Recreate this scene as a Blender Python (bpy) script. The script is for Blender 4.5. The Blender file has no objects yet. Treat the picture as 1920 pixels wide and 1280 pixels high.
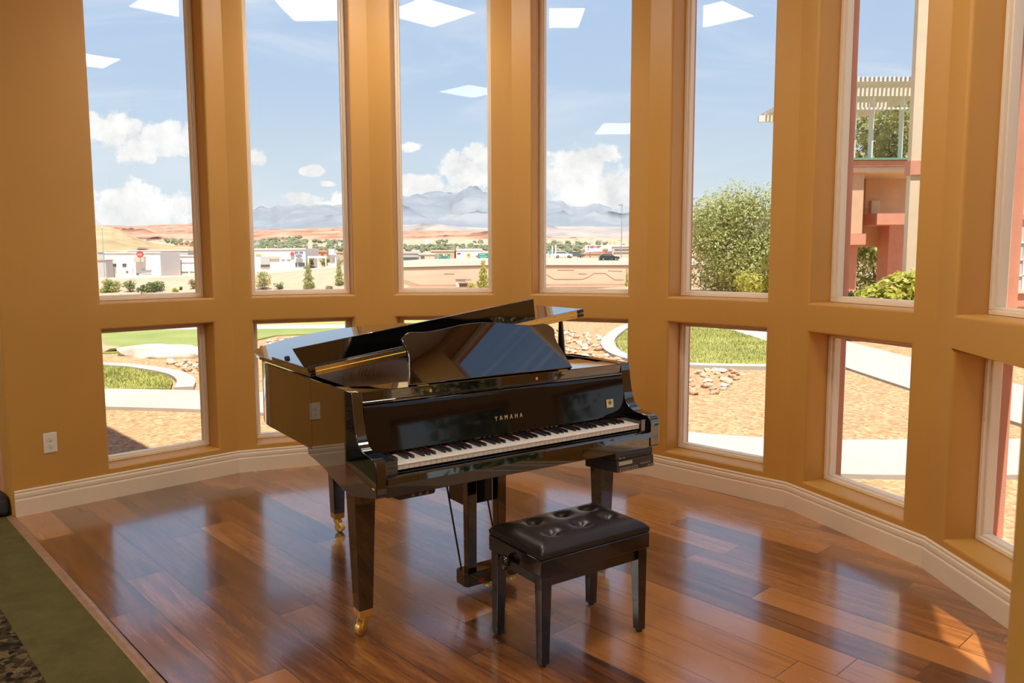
# Round bay with tall windows, black baby grand piano and bench, desert town outside.
import bpy, bmesh, math, random
from mathutils import Vector, Matrix, noise

random.seed(11)
SC = bpy.context.scene
COL = SC.collection
PI = math.pi
R = math.radians


def lin(h):
    h = h.lstrip('#')
    out = []
    for i in (0, 2, 4):
        c = int(h[i:i + 2], 16) / 255
        out.append(c / 12.92 if c <= .04045 else ((c + .055) / 1.055) ** 2.4)
    return (out[0], out[1], out[2], 1)


# ------------------------------------------------------------------ materials
class NT:
    """small helper around a node tree"""
    def __init__(s, tree):
        s.t = tree
        s.n = tree.nodes
        s.l = tree.links

    def new(s, kind, **kw):
        n = s.n.new(kind)
        for k, v in kw.items():
            setattr(n, k, v)
        return n

    def link(s, a, b):
        s.l.new(a, b)

    def setin(s, node, key, v):
        if v is None:
            return
        if hasattr(v, 'is_output') or isinstance(v, bpy.types.NodeSocket):
            s.link(v, node.inputs[key])
        else:
            node.inputs[key].default_value = v

    def math(s, op, a, b=None, c=None, clamp=False):
        n = s.new('ShaderNodeMath', operation=op, use_clamp=clamp)
        s.setin(n, 0, a)
        s.setin(n, 1, b)
        s.setin(n, 2, c)
        return n.outputs[0]

    def vmath(s, op, a, b=None, out=0):
        n = s.new('ShaderNodeVectorMath', operation=op)
        s.setin(n, 0, a)
        s.setin(n, 1, b)
        return n.outputs[out]

    def noise(s, vec, scale, detail=3, rough=.5, out='Fac', dist=0.0):
        n = s.new('ShaderNodeTexNoise')
        s.setin(n, 'Vector', vec)
        n.inputs['Scale'].default_value = scale
        n.inputs['Detail'].default_value = detail
        n.inputs['Roughness'].default_value = rough
        n.inputs['Distortion'].default_value = dist
        return n.outputs[out]

    def ramp(s, fac, stops, interp='LINEAR'):
        n = s.new('ShaderNodeValToRGB')
        s.setin(n, 0, fac)
        cr = n.color_ramp
        cr.interpolation = interp
        while len(cr.elements) < len(stops):
            cr.elements.new(.5)
        for e, (p, c) in zip(cr.elements, stops):
            e.position = p
            e.color = c if not isinstance(c, str) else lin(c)
        return n.outputs[0]

    def mix(s, fac, a, b, blend='MIX'):
        n = s.new('ShaderNodeMix', data_type='RGBA', blend_type=blend)
        s.setin(n, 0, fac)
        s.setin(n, 6, a)
        s.setin(n, 7, b)
        return n.outputs[2]

    def maprange(s, v, a, b, c, d, smooth=False):
        n = s.new('ShaderNodeMapRange', interpolation_type='SMOOTHSTEP' if smooth else 'LINEAR')
        s.setin(n, 0, v)
        for i, x in enumerate((a, b, c, d)):
            n.inputs[i + 1].default_value = x
        return n.outputs[0]

    def bump(s, h, strength=.2, dist=.01):
        n = s.new('ShaderNodeBump')
        s.setin(n, 'Height', h)
        n.inputs['Strength'].default_value = strength
        n.inputs['Distance'].default_value = dist
        return n.outputs[0]

    def obj(s):
        return s.new('ShaderNodeTexCoord').outputs['Object']


def new_mat(name):
    m = bpy.data.materials.new(name)
    m.use_nodes = True
    nt = NT(m.node_tree)
    b = nt.n['Principled BSDF']
    return m, nt, b


def pmat(name, col, rough=.5, metal=0.0, coat=0.0, spec=.5, vary=.0, vscale=6.0, bump=0.0, bscale=60.0, sheen=0.0):
    m, nt, b = new_mat(name)
    c = lin(col) if isinstance(col, str) else (*col, 1)
    if vary:
        f = nt.noise(nt.obj(), vscale, 4)
        d = tuple(max(0, x * (1 - vary)) for x in c[:3]) + (1,)
        u = tuple(min(1, x * (1 + vary)) for x in c[:3]) + (1,)
        nt.link(nt.ramp(f, [(.3, d), (.7, u)]), b.inputs['Base Color'])
    else:
        b.inputs['Base Color'].default_value = c
    b.inputs['Roughness'].default_value = rough
    b.inputs['Metallic'].default_value = metal
    b.inputs['Specular IOR Level'].default_value = spec
    b.inputs['Coat Weight'].default_value = coat
    b.inputs['Coat Roughness'].default_value = .02
    if sheen:
        b.inputs['Sheen Weight'].default_value = sheen
    if bump:
        nt.link(nt.bump(nt.noise(nt.obj(), bscale, 3), bump, .005), b.inputs['Normal'])
    return m


M = {}
M['wall'] = pmat('tan_wall_paint', (.565, .288, .060), .42, spec=.5, vary=.04, vscale=1.5, bump=.06, bscale=90)
M['room_wall'] = pmat('cream_room_wall_paint', (.70, .60, .45), .6)
M['ceiling'] = pmat('white_ceiling_paint', 'e6e4e2', .8)
M['trimwhite'] = pmat('cream_trim_paint', (.80, .67, .49), .35, vary=.03, vscale=3)
M['vinyl'] = pmat('cream_window_vinyl', (.86, .74, .57), .35)
M['stucco'] = pmat('salmon_stucco', (.60, .27, .175), .85, vary=.08, vscale=4, bump=.2, bscale=40) #(0.542, 0.206, 0.122), .85, vary=.08, vscale=4, bump=.2, bscale=40)
M['cream_stucco'] = pmat('cream_stucco', (0.670, 0.539, 0.372), .85, vary=.05, vscale=3, bump=.15, bscale=40)
M['peach_stucco'] = pmat('peach_stucco', (0.613, 0.390, 0.242), .85, vary=.06, vscale=3, bump=.15, bscale=40)
M['black'] = pmat('black_piano_lacquer', (.0035, .003, .003), .03, coat=1.0, spec=.9)
M['black_fall'] = pmat('black_fallboard_lacquer', (.006, .0045, .004), .05, coat=0, spec=.45)
M['black_satin'] = pmat('satin_black_wood', (.008, .006, .005), .22, coat=.3)
M['brass'] = pmat('polished_brass', (.90, .60, .18), .36, metal=1)
M['gold_plate'] = pmat('bronze_plate_paint', (.14, .085, .04), .4, metal=.5)
M['ivory'] = pmat('ivory_key', (.74, .68, .60), .3)
M['ebony'] = pmat('ebony_key', (.010, .009, .009), .28)
M['redfelt'] = pmat('red_felt', (.55, .02, .01), .95)
M['copper'] = pmat('wound_copper_string', (.42, .24, .16), .4, metal=.8)
M['steel'] = pmat('steel', (.55, .55, .55), .3, metal=1)
M['rubber'] = pmat('dark_rubber', (.012, .014, .016), .6)
M['dark_plastic'] = pmat('charcoal_plastic', (.034, .028, .025), .4)
M['button'] = pmat('grey_button', (.26, .21, .16), .4)
M['lcd'] = pmat('green_grey_display', (.46, .46, .26), .3)
M['goldletter'] = pmat('gold_lettering', (.75, .62, .34), .35, metal=.4)
M['leather'] = pmat('black_leather', (.014, .009, .006), .30, spec=.45, bump=.12, bscale=320)
M['bench_wood'] = pmat('black_bench_wood', (.009, .006, .0045), .14, coat=.5)
M['outlet'] = pmat('ivory_outlet_plastic', (.78, .70, .58), .35)
M['slot'] = pmat('outlet_slot', (.03, .025, .02), .6)
M['threshold'] = pmat('brown_wood_threshold', (.30, .16, .09), .35, vary=.2, vscale=25)
M['concrete'] = pmat('pale_concrete', (0.395, 0.363, 0.319), .85, vary=.06, vscale=1.2, bump=.1, bscale=60)
M['asphalt'] = pmat('grey_path', (0.367, 0.350, 0.333), .9, vary=.06, vscale=2)
M['rock'] = pmat('tan_rock', (0.469, 0.359, 0.242), .85, vary=.35, vscale=2.2, bump=.3, bscale=25)
M['rock_pale'] = pmat('pale_rock', (0.547, 0.469, 0.375), .85, vary=.25, vscale=2.5, bump=.3, bscale=25)
M['rock_red'] = pmat('reddish_rock', (0.410, 0.261, 0.158), .85, vary=.3, vscale=2.5, bump=.3, bscale=25)
M['white_paint'] = pmat('white_building_paint', (.78, .76, .73), .7, vary=.02)
M['grey_paint'] = pmat('grey_building_paint', (.52, .51, .48), .7, vary=.04)
M['beige_paint'] = pmat('beige_building_paint', (.60, .52, .40), .7, vary=.04)
M['orange_roof'] = pmat('orange_tile_roof', (.60, .34, .18), .8, vary=.1)
M['window_dark'] = pmat('dark_window_glass', (.10, .11, .10), .15, spec=.6)
M['red_sign'] = pmat('red_sign_paint', (0.480, 0.096, 0.072), .5)
M['blue_sign'] = pmat('blue_sign_paint', (.02, .10, .33), .4)
M['cyan_sign'] = pmat('light_blue_sign_paint', (.05, .36, .75), .4)
M['green_sign'] = pmat('green_road_sign', (.0, .30, .22), .5)
M['yellow_sign'] = pmat('yellow_sign_paint', (.80, .50, .04), .5)
M['white_sign'] = pmat('white_sign_paint', (0.748, 0.748, 0.748), .5)
M['pale_sign'] = pmat('pale_blue_billboard', (0.634, 0.691, 0.730), .5)
M['text_dark'] = pmat('dark_sign_lettering', (.05, .05, .05), .6)
M['galvanised'] = pmat('galvanised_steel', (.40, .42, .42), .45, metal=.5)
M['car_white'] = pmat('white_car_paint', (.80, .80, .80), .2, coat=.5)
M['car_grey'] = pmat('grey_car_paint', (.12, .12, .13), .2, coat=.5)
M['car_green'] = pmat('dark_green_car_paint', (.015, .03, .03), .2, coat=.5)
M['tyre'] = pmat('tyre_rubber', (.02, .02, .02), .8)
M['pergola'] = pmat('white_pergola_wood', (0.710, 0.672, 0.595), .6)
M['green_metal'] = pmat('green_metal_edge', (.14, .30, .20), .5)
M['bark'] = pmat('brown_bark', (.20, .13, .08), .9, vary=.2)


def leaf_mat(name, a, b, c, rough=.55):
    m, nt, p = new_mat(name)
    f = nt.noise(nt.obj(), 3.0, 3)
    nt.link(nt.ramp(f, [(.3, a), (.5, b), (.72, c)]), p.inputs['Base Color'])
    p.inputs['Roughness'].default_value = rough
    p.inputs['Subsurface Weight'].default_value = 0
    tr = nt.new('ShaderNodeBsdfTranslucent')
    nt.link(nt.ramp(f, [(.3, b), (.7, c)]), tr.inputs[0])
    mx = nt.new('ShaderNodeMixShader')
    mx.inputs[0].default_value = .35
    out = nt.n['Material Output']
    nt.link(p.outputs[0], mx.inputs[1])
    nt.link(tr.outputs[0], mx.inputs[2])
    nt.link(mx.outputs[0], out.inputs[0])
    return m


M['leaf'] = leaf_mat('olive_leaf', (0.216, 0.242, 0.062, 1), (0.378, 0.396, 0.126, 1), (0.540, 0.522, 0.225, 1))
M['leaf_yellow'] = leaf_mat('yellow_green_leaf', (0.234, 0.253, 0.027, 1), (0.432, 0.414, 0.054, 1), (0.613, 0.557, 0.126, 1))
M['leaf_dark'] = leaf_mat('dark_green_leaf', (0.063, 0.108, 0.027, 1), (0.135, 0.189, 0.054, 1), (0.243, 0.288, 0.090, 1))
M['leaf_tan'] = leaf_mat('tan_dry_leaf', (0.247, 0.208, 0.065, 1), (0.338, 0.273, 0.117, 1), (0.416, 0.338, 0.169, 1))
M['leaf_far'] = leaf_mat('hazed_grey_green_leaf', (0.188, 0.225, 0.131, 1), (0.263, 0.300, 0.169, 1), (0.356, 0.375, 0.225, 1))  # far foliage, greyed and lightened in colour for distance haze


def grass_mat(name, a, b, c):
    m, nt, p = new_mat(name)
    o = nt.obj()
    f = nt.math('ADD', nt.math('MULTIPLY', nt.noise(o, 1.1, 4), .6), nt.math('MULTIPLY', nt.noise(o, 35, 3), .4))
    nt.link(nt.ramp(f, [(.35, a), (.5, b), (.66, c)]), p.inputs['Base Color'])
    p.inputs['Roughness'].default_value = .8
    nt.link(nt.bump(nt.noise(o, 70, 3), .7, .03), p.inputs['Normal'])
    return m


M['grass'] = grass_mat('lawn_grass', (.19, .20, .04, 1), (.31, .31, .075, 1), (.42, .39, .13, 1))
M['grass_blade'] = pmat('grass_blade', (.36, .35, .085), .7, vary=.4, vscale=1.3) #(0.274, 0.307, 0.065), .7, vary=.45, vscale=1.3)
M['green_turf'] = grass_mat('putting_green_turf', (0.211, 0.254, 0.050, 1), (0.261, 0.289, 0.070, 1), (0.310, 0.324, 0.098, 1))
M['dry_grass'] = grass_mat('dry_yellow_grass', (0.316, 0.287, 0.052, 1), (0.414, 0.354, 0.090, 1), (0.466, 0.377, 0.150, 1))


def gravel_mat():
    m, nt, p = new_mat('tan_gravel_ground')
    o = nt.obj()
    v = nt.new('ShaderNodeTexVoronoi')
    nt.link(o, v.inputs['Vector'])
    v.inputs['Scale'].default_value = 26
    big = nt.noise(o, .35, 4)
    col = nt.ramp(nt.math('ADD', nt.math('MULTIPLY', v.outputs['Color'], .55), nt.math('MULTIPLY', nt.noise(o, 60, 3), .45)),
                  [(.22, (.26, .128, .056, 1)), (.45, (.42, .228, .104, 1)), (.62, (.48, .290, .143, 1)), (.85, (.60, .435, .27, 1))])
    far = nt.ramp(big, [(.35, (.43, .29, .185, 1)), (.65, (.47, .33, .22, 1))])
    # crisp stones close to the building, even sand far away (a change of ground cover)
    sp = nt.new('ShaderNodeSeparateXYZ')
    nt.link(o, sp.inputs[0])
    fac = nt.maprange(sp.outputs[1], 30, 60, 0, 1)
    nt.link(nt.mix(fac, col, far), p.inputs['Base Color'])
    p.inputs['Roughness'].default_value = .9
    nt.link(nt.bump(v.outputs['Distance'], .6, .02), p.inputs['Normal'])
    return m


M['gravel'] = gravel_mat()


def hill_mat(name, a, b, c, scale, streak=4.0):
    m, nt, p = new_mat(name)
    mp = nt.new('ShaderNodeMapping')
    nt.link(nt.obj(), mp.inputs[0])
    mp.inputs['Scale'].default_value = (1, 1, streak)
    f = nt.noise(mp.outputs[0], scale, 6, .6)
    nt.link(nt.ramp(f, [(.34, a), (.5, b), (.64, c)]), p.inputs['Base Color'])
    p.inputs['Roughness'].default_value = 1
    p.inputs['Specular IOR Level'].default_value = 0
    return m


M['mountain'] = hill_mat('hazy_blue_grey_mountain', (0.177, 0.199, 0.230, 1), (0.208, 0.230, 0.257, 1), (0.266, 0.274, 0.288, 1), .0016, 1.5)  # pale blue cast is distance haze put into the rock colour
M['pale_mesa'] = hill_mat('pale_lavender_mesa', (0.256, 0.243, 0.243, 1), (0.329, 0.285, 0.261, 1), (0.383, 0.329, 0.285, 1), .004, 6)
M['red_mesa'] = hill_mat('red_sandstone_mesa', (0.244, 0.122, 0.086, 1), (0.395, 0.223, 0.151, 1), (0.473, 0.302, 0.209, 1), .012, 7)
M['brown_hill'] = hill_mat('brown_hill', (0.267, 0.208, 0.172, 1), (0.372, 0.283, 0.216, 1), (0.446, 0.342, 0.260, 1), .010, 5)
M['tan_hill'] = hill_mat('tan_scrub_hill', (0.264, 0.211, 0.117, 1), (0.381, 0.277, 0.161, 1), (0.438, 0.321, 0.204, 1), .03, 5)
M['retaining'] = hill_mat('tan_retaining_wall', (0.612, 0.475, 0.336, 1), (0.652, 0.513, 0.365, 1), (0.692, 0.553, 0.405, 1), .12, 8)
M['road'] = pmat('pale_freeway_concrete', (0.416, 0.340, 0.257), .9, vary=.05, vscale=.1)
M['parapet'] = pmat('white_parapet_concrete', (0.712, 0.644, 0.548), .85, vary=.04, vscale=.3)
M['trim_shade'] = pmat('brown_trim_and_shade', (0.302, 0.202, 0.126), .9)  # brown for roofs and joints, also standing in for parapet shade
M['pink_dirt'] = pmat('pink_dirt', (.40, .20, .125), .95, vary=.1, vscale=.2)


def floor_mat():
    m, nt, p = new_mat('hand_scraped_plank_floor')
    mp = nt.new('ShaderNodeMapping')
    nt.link(nt.obj(), mp.inputs[0])
    mp.inputs['Rotation'].default_value = (0, 0, .8378)
    sp = nt.new('ShaderNodeSeparateXYZ')
    nt.link(mp.outputs[0], sp.inputs[0])
    along, across = sp.outputs[0], sp.outputs[1]
    wd, ln = .178, 1.22
    rowf = nt.math('DIVIDE', nt.math('ADD', across, 3.546), wd)
    row = nt.math('FLOOR', rowf)
    wn = nt.new('ShaderNodeTexWhiteNoise', noise_dimensions='1D')
    nt.link(row, wn.inputs['W'])
    colf = nt.math('ADD', nt.math('DIVIDE', along, ln), nt.math('MULTIPLY', wn.outputs['Value'], 7.3))
    col = nt.math('FLOOR', colf)
    cv = nt.new('ShaderNodeCombineXYZ')
    nt.link(row, cv.inputs[0])
    nt.link(col, cv.inputs[1])
    w2 = nt.new('ShaderNodeTexWhiteNoise', noise_dimensions='3D')
    nt.link(cv.outputs[0], w2.inputs['Vector'])
    rnd = w2.outputs['Value']
    # grain, stretched along the plank and shifted plank by plank
    g = nt.new('ShaderNodeCombineXYZ')
    nt.link(nt.math('MULTIPLY', along, 1.9), g.inputs[0])
    nt.link(nt.math('MULTIPLY', across, 17), g.inputs[1])
    nt.link(nt.math('MULTIPLY', rnd, 37), g.inputs[2])
    grain = nt.noise(g.outputs[0], 1.0, 5, .6, dist=.8)
    g2 = nt.new('ShaderNodeCombineXYZ')
    nt.link(nt.math('MULTIPLY', along, 6), g2.inputs[0])
    nt.link(nt.math('MULTIPLY', across, 110), g2.inputs[1])
    nt.link(nt.math('MULTIPLY', rnd, 11), g2.inputs[2])
    fine = nt.noise(g2.outputs[0], 1.0, 3, .6)
    tone = nt.math('ADD', nt.math('MULTIPLY', rnd, .48), nt.math('ADD', nt.math('MULTIPLY', grain, .84), nt.math('MULTIPLY', fine, .24)))
    base = nt.ramp(tone, [(.30, (.034, .010, .004, 1)), (.52, (.085, .026, .007, 1)), (.72, (.21, .068, .016, 1)), (.95, (.43, .165, .040, 1))])
    # seams
    fr = nt.math('FRACT', rowf)
    e1 = nt.math('MINIMUM', fr, nt.math('SUBTRACT', 1, fr))
    fc = nt.math('FRACT', colf)
    e2 = nt.math('MULTIPLY', nt.math('MINIMUM', fc, nt.math('SUBTRACT', 1, fc)), ln / wd)
    e = nt.math('MINIMUM', e1, e2)
    seam = nt.maprange(e, .004, .016, 0, 1, True)
    nt.link(nt.mix(seam, (.018, .008, .004, 1), base), p.inputs['Base Color'])
    scr = nt.noise(g2.outputs[0], .35, 3)
    p.inputs['Roughness'].default_value = .21
    nt.link(nt.math('ADD', .17, nt.math('MULTIPLY', scr, .16)), p.inputs['Roughness'])
    p.inputs['Specular IOR Level'].default_value = .85
    p.inputs['Coat Weight'].default_value = 1.0
    p.inputs['Coat IOR'].default_value = 1.62
    p.inputs['Coat Roughness'].default_value = .14
    h = nt.math('ADD', nt.math('MULTIPLY', seam, 1.0), nt.math('ADD', nt.math('MULTIPLY', scr, .25), nt.math('MULTIPLY', grain, .5)))
    nt.link(nt.bump(h, .16, .003), p.inputs['Normal'])
    return m


M['floor'] = floor_mat()


def carpet_mat(name, a, b, c, scale, pattern=False):
    m, nt, p = new_mat(name)
    o = nt.obj()
    f = nt.noise(o, scale, 4, .7)
    if pattern:
        v = nt.new('ShaderNodeTexVoronoi')
        nt.link(o, v.inputs['Vector'])
        v.inputs['Scale'].default_value = 46
        f = nt.math('ADD', nt.math('MULTIPLY', v.outputs['Color'], .6), nt.math('MULTIPLY', f, .4))
    nt.link(nt.ramp(f, [(.3, a), (.5, b), (.7, c)]), p.inputs['Base Color'])
    p.inputs['Roughness'].default_value = 1
    p.inputs['Specular IOR Level'].default_value = .1
    nt.link(nt.bump(nt.noise(o, 260, 2), .6, .004), p.inputs['Normal'])
    return m


M['carpet'] = carpet_mat('olive_carpet', (.085, .070, .022, 1), (.105, .086, .029, 1), (.125, .102, .036, 1), 7)
M['carpet_pattern'] = carpet_mat('patterned_brown_carpet', (.012, .009, .005, 1), (.05, .034, .015, 1), (.16, .11, .05, 1), 30, True)


def glass_mat():
    m, nt, p = new_mat('window_glass')
    nt.n.remove(p)
    tr = nt.new('ShaderNodeBsdfTransparent')
    tr.inputs[0].default_value = (.985, .99, .985, 1)
    gl = nt.new('ShaderNodeBsdfGlossy')
    gl.inputs['Roughness'].default_value = 0
    lw = nt.new('ShaderNodeLayerWeight')
    lw.inputs['Blend'].default_value = .5
    f5 = nt.math('POWER', lw.outputs['Facing'], 4.0)
    fac = nt.math('ADD', .0135, nt.math('MULTIPLY', f5, .16), clamp=True)
    mx = nt.new('ShaderNodeMixShader')
    nt.link(fac, mx.inputs[0])
    nt.link(tr.outputs[0], mx.inputs[1])
    nt.link(gl.outputs[0], mx.inputs[2])
    nt.link(mx.outputs[0], nt.n['Material Output'].inputs[0])
    return m


M['glass'] = glass_mat()


def emit_mat(name, col, strength):
    m, nt, p = new_mat(name)
    p.inputs['Base Color'].default_value = (.8, .8, .8, 1)
    p.inputs['Emission Color'].default_value = (*col, 1)
    p.inputs['Emission Strength'].default_value = strength
    return m


M['diffuser'] = emit_mat('lit_troffer_diffuser', (1, .93, .84), 10.5)
M['diffuser_bay'] = emit_mat('lit_bay_troffer_diffuser', (1, .93, .84), 17.5)


# ------------------------------------------------------------------ mesh builder
class MB:
    def __init__(s):
        s.bm = bmesh.new()

    def face(s, vs, mat=0):
        try:
            f = s.bm.faces.new(vs)
            f.material_index = mat
            return f
        except ValueError:
            return None

    def poly(s, pts, mat=0, Mx=None):
        return s.face([s.bm.verts.new((Mx @ Vector(p)) if Mx else Vector(p)) for p in pts], mat)

    def hexa(s, p, mat=0, Mx=None):
        """eight corners: four below, four above, both counter-clockwise"""
        v = [s.bm.verts.new((Mx @ Vector(q)) if Mx else Vector(q)) for q in p]
        for a in ((3, 2, 1, 0), (4, 5, 6, 7), (0, 1, 5, 4), (1, 2, 6, 5), (2, 3, 7, 6), (3, 0, 4, 7)):
            s.face([v[i] for i in a], mat)
        return s

    def box(s, lo, hi, mat=0, Mx=None):
        x0, y0, z0 = lo
        x1, y1, z1 = hi
        return s.hexa([(x0, y0, z0), (x1, y0, z0), (x1, y1, z0), (x0, y1, z0), (x0, y0, z1), (x1, y0, z1), (x1, y1, z1), (x0, y1, z1)], mat, Mx)

    def frustum(s, c0, w0, d0, z0, c1, w1, d1, z1, mat=0, Mx=None):
        a, b = c0
        e, f = c1
        return s.hexa([(a - w0 / 2, b - d0 / 2, z0), (a + w0 / 2, b - d0 / 2, z0), (a + w0 / 2, b + d0 / 2, z0), (a - w0 / 2, b + d0 / 2, z0),
                       (e - w1 / 2, f - d1 / 2, z1), (e + w1 / 2, f - d1 / 2, z1), (e + w1 / 2, f + d1 / 2, z1), (e - w1 / 2, f + d1 / 2, z1)], mat, Mx)

    def prism(s, poly, a, b, axis='z', mat=0, Mx=None):
        """extrude a 2D outline: axis z -> (x,y), axis x -> (y,z), axis y -> (x,z)"""
        def P(q, h):
            r = {'z': (q[0], q[1], h), 'x': (h, q[0], q[1]), 'y': (q[0], h, q[1])}[axis]
            return (Mx @ Vector(r)) if Mx else Vector(r)
        lo = [s.bm.verts.new(P(q, a)) for q in poly]
        hi = [s.bm.verts.new(P(q, b)) for q in poly]
        n = len(poly)
        s.face(lo[::-1], mat)
        s.face(hi, mat)
        for i in range(n):
            j = (i + 1) % n
            s.face([lo[i], lo[j], hi[j], hi[i]], mat)
        return s

    def tube(s, pts, rad, n=8, mat=0, Mx=None, cap=True):
        pts = [Vector(p) for p in pts]
        if not hasattr(rad, '__len__'):
            rad = [rad] * len(pts)
        rings = []
        ref = None
        for i, p in enumerate(pts):
            d = (pts[min(i + 1, len(pts) - 1)] - pts[max(i - 1, 0)]).normalized()
            if ref is None:
                ref = Vector((0, 0, 1)) if abs(d.z) < .9 else Vector((1, 0, 0))
            a = d.cross(ref).normalized()
            b = d.cross(a).normalized()
            ref = -d.cross(a.cross(d)) if False else ref
            ring = []
            for k in range(n):
                t = 2 * PI * k / n
                q = p + a * math.cos(t) * rad[i] + b * math.sin(t) * rad[i]
                ring.append(s.bm.verts.new((Mx @ q) if Mx else q))
            rings.append(ring)
        for i in range(len(rings) - 1):
            for k in range(n):
                s.face([rings[i][k], rings[i][(k + 1) % n], rings[i + 1][(k + 1) % n], rings[i + 1][k]], mat)
        if cap:
            s.face(rings[0][::-1], mat)
            s.face(rings[-1], mat)
        return s

    def lathe(s, prof, n=20, mat=0, Mx=None):
        """revolve (r,z) about z"""
        rings = []
        for r, z in prof:
            ring = []
            for k in range(n):
                t = 2 * PI * k / n
                q = Vector((r * math.cos(t), r * math.sin(t), z))
                ring.append(s.bm.verts.new((Mx @ q) if Mx else q))
            rings.append(ring)
        for i in range(len(rings) - 1):
            for k in range(n):
                s.face([rings[i][k], rings[i][(k + 1) % n], rings[i + 1][(k + 1) % n], rings[i + 1][k]], mat)
        s.face(rings[0][::-1], mat)
        s.face(rings[-1], mat)
        return s

    def ball(s, c, r, sub=2, squash=(1, 1, 1), jag=0.0, mat=0, seed=0.0, freq=1.5):
        g = bmesh.ops.create_icosphere(s.bm, subdivisions=sub, radius=1.0)
        for v in g['verts']:
            d = v.co.copy()
            k = 1 + (jag * noise.noise(d * freq + Vector((seed, seed * 1.7, 3.1))) if jag else 0)
            v.co = Vector((c[0] + d.x * r * squash[0] * k, c[1] + d.y * r * squash[1] * k, c[2] + d.z * r * squash[2] * k))
        for v in g['verts']:
            for f in v.link_faces:
                f.material_index = mat
        return s

    def build(s, name, mats, parent=None, smooth=None, bevel=0.0, seg=2, recalc=True, loc=None):
        if recalc:
            bmesh.ops.recalc_face_normals(s.bm, faces=s.bm.faces)
        me = bpy.data.meshes.new(name)
        s.bm.to_mesh(me)
        s.bm.free()
        if not isinstance(mats, (list, tuple)):
            mats = [mats]
        for m in mats:
            me.materials.append(M[m] if isinstance(m, str) else m)
        o = bpy.data.objects.new(name, me)
        COL.objects.link(o)
        if smooth is not None:
            me.shade_smooth()
            if smooth > 0:
                me.set_sharp_from_angle(angle=R(smooth))
        if bevel:
            b = o.modifiers.new('edge', 'BEVEL')
            b.width = bevel
            b.segments = seg
            b.limit_method = 'ANGLE'
            b.angle_limit = R(40)
            b.harden_normals = False
        if parent is not None:
            o.parent = parent
        if loc is not None:
            o.location = loc
        return o


def tag(o, label=None, cat=None, group=None, kind=None):
    if label:
        o['label'] = label
    if cat:
        o['category'] = cat
    if group:
        o['group'] = group
    if kind:
        o['kind'] = kind
    return o


def empty(name, loc=(0, 0, 0), rz=0.0, label=None, cat=None, group=None):
    o = bpy.data.objects.new(name, None)
    COL.objects.link(o)
    o.location = loc
    o.rotation_euler = (0, 0, rz)
    o.empty_display_size = .1
    return tag(o, label, cat, group)


def copy_tree(o, parent=None):
    c = o.copy()
    COL.objects.link(c)
    c.parent = parent
    for ch in list(o.children):
        copy_tree(ch, c)
    return c


def struct(name, mb, mats, **kw):
    return tag(mb.build(name, mats, **kw), kind='structure')


# ------------------------------------------------------------------ camera
cam = bpy.data.objects.new('camera', bpy.data.cameras.new('camera'))
COL.objects.link(cam)
SC.camera = cam
cam.data.sensor_width = 36
cam.data.lens = 1475.74433 / 1920 * 36
cam.data.shift_x = (960 - 927.42984) / 1920
cam.data.shift_y = (630.22700 - 640) / 1920
cam.data.clip_start = .05
cam.data.clip_end = 60000
pit, rol = 0.10196, -0.00512
fw = Vector((0, math.cos(pit), -math.sin(pit)))
up = Vector((0, math.sin(pit), math.cos(pit)))
rt = Vector((1, 0, 0))
ca, sa = math.cos(rol), math.sin(rol)
xr, yu = rt * ca + up * sa, -rt * sa + up * ca
cam.matrix_world = Matrix(((xr.x, yu.x, -fw.x, 0), (xr.y, yu.y, -fw.y, 0), (xr.z, yu.z, -fw.z, 1.49500), (0, 0, 0, 1)))
cam.data.dof.use_dof = True
cam.data.dof.focus_distance = 4.2
cam.data.dof.aperture_fstop = 10.0

# ------------------------------------------------------------------ bay walls
COR = [Vector(c) for c in ((-2.5019, 4.6747), (-1.7906, 5.3741), (-0.8858, 5.7086), (0.1285, 5.6716), (1.0205, 5.2715), (1.7254, 4.5489), (2.0508, 3.6391), (2.0655, 2.6472))]
E0 = Vector((-2.795, 4.433))            # outside corner where the first wall meets the main room
COR[7] = Vector((2.063, 2.83))
ends = [E0] + COR[1:]                   # E0, C1 .. C7
c8 = COR[7] + 1.22 * Vector((-.390, -.921))
ends.append(c8)
JB = Vector((.534, .7925))               # jamb of the opening on the right
ends.append(JB)
NAMES = ['left', 'left_rear', 'rear_left', 'rear', 'rear_right', 'right_rear', 'right', 'right_front', 'front_right']
Z_A, Z_B, Z_C, Z_T, Z_TOP = .1924, 1.0538, 1.2235, 3.52, 3.72
Z_MAIN = 4.9
Z_CEIL = 3.6
DF, TH = .145, .275                     # depth of the frame face, thickness of the wall
OPEN = [(0.5365, 1.2410), (0.1311, 0.8304), (0.1670, 0.8690), (0.1504, 0.8466), (0.1682, 0.8512), (0.1342, 0.8264), (0.1441, 0.8459), (0.3000, 1.1200), None]                           # opening start and end along each wall
BASE_H = .1534


def wall_dirs(k):
    t = (ends[k + 1] - ends[k])
    L = t.length
    t = t / L
    return t, Vector((-t.y, t.x)), L


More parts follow.
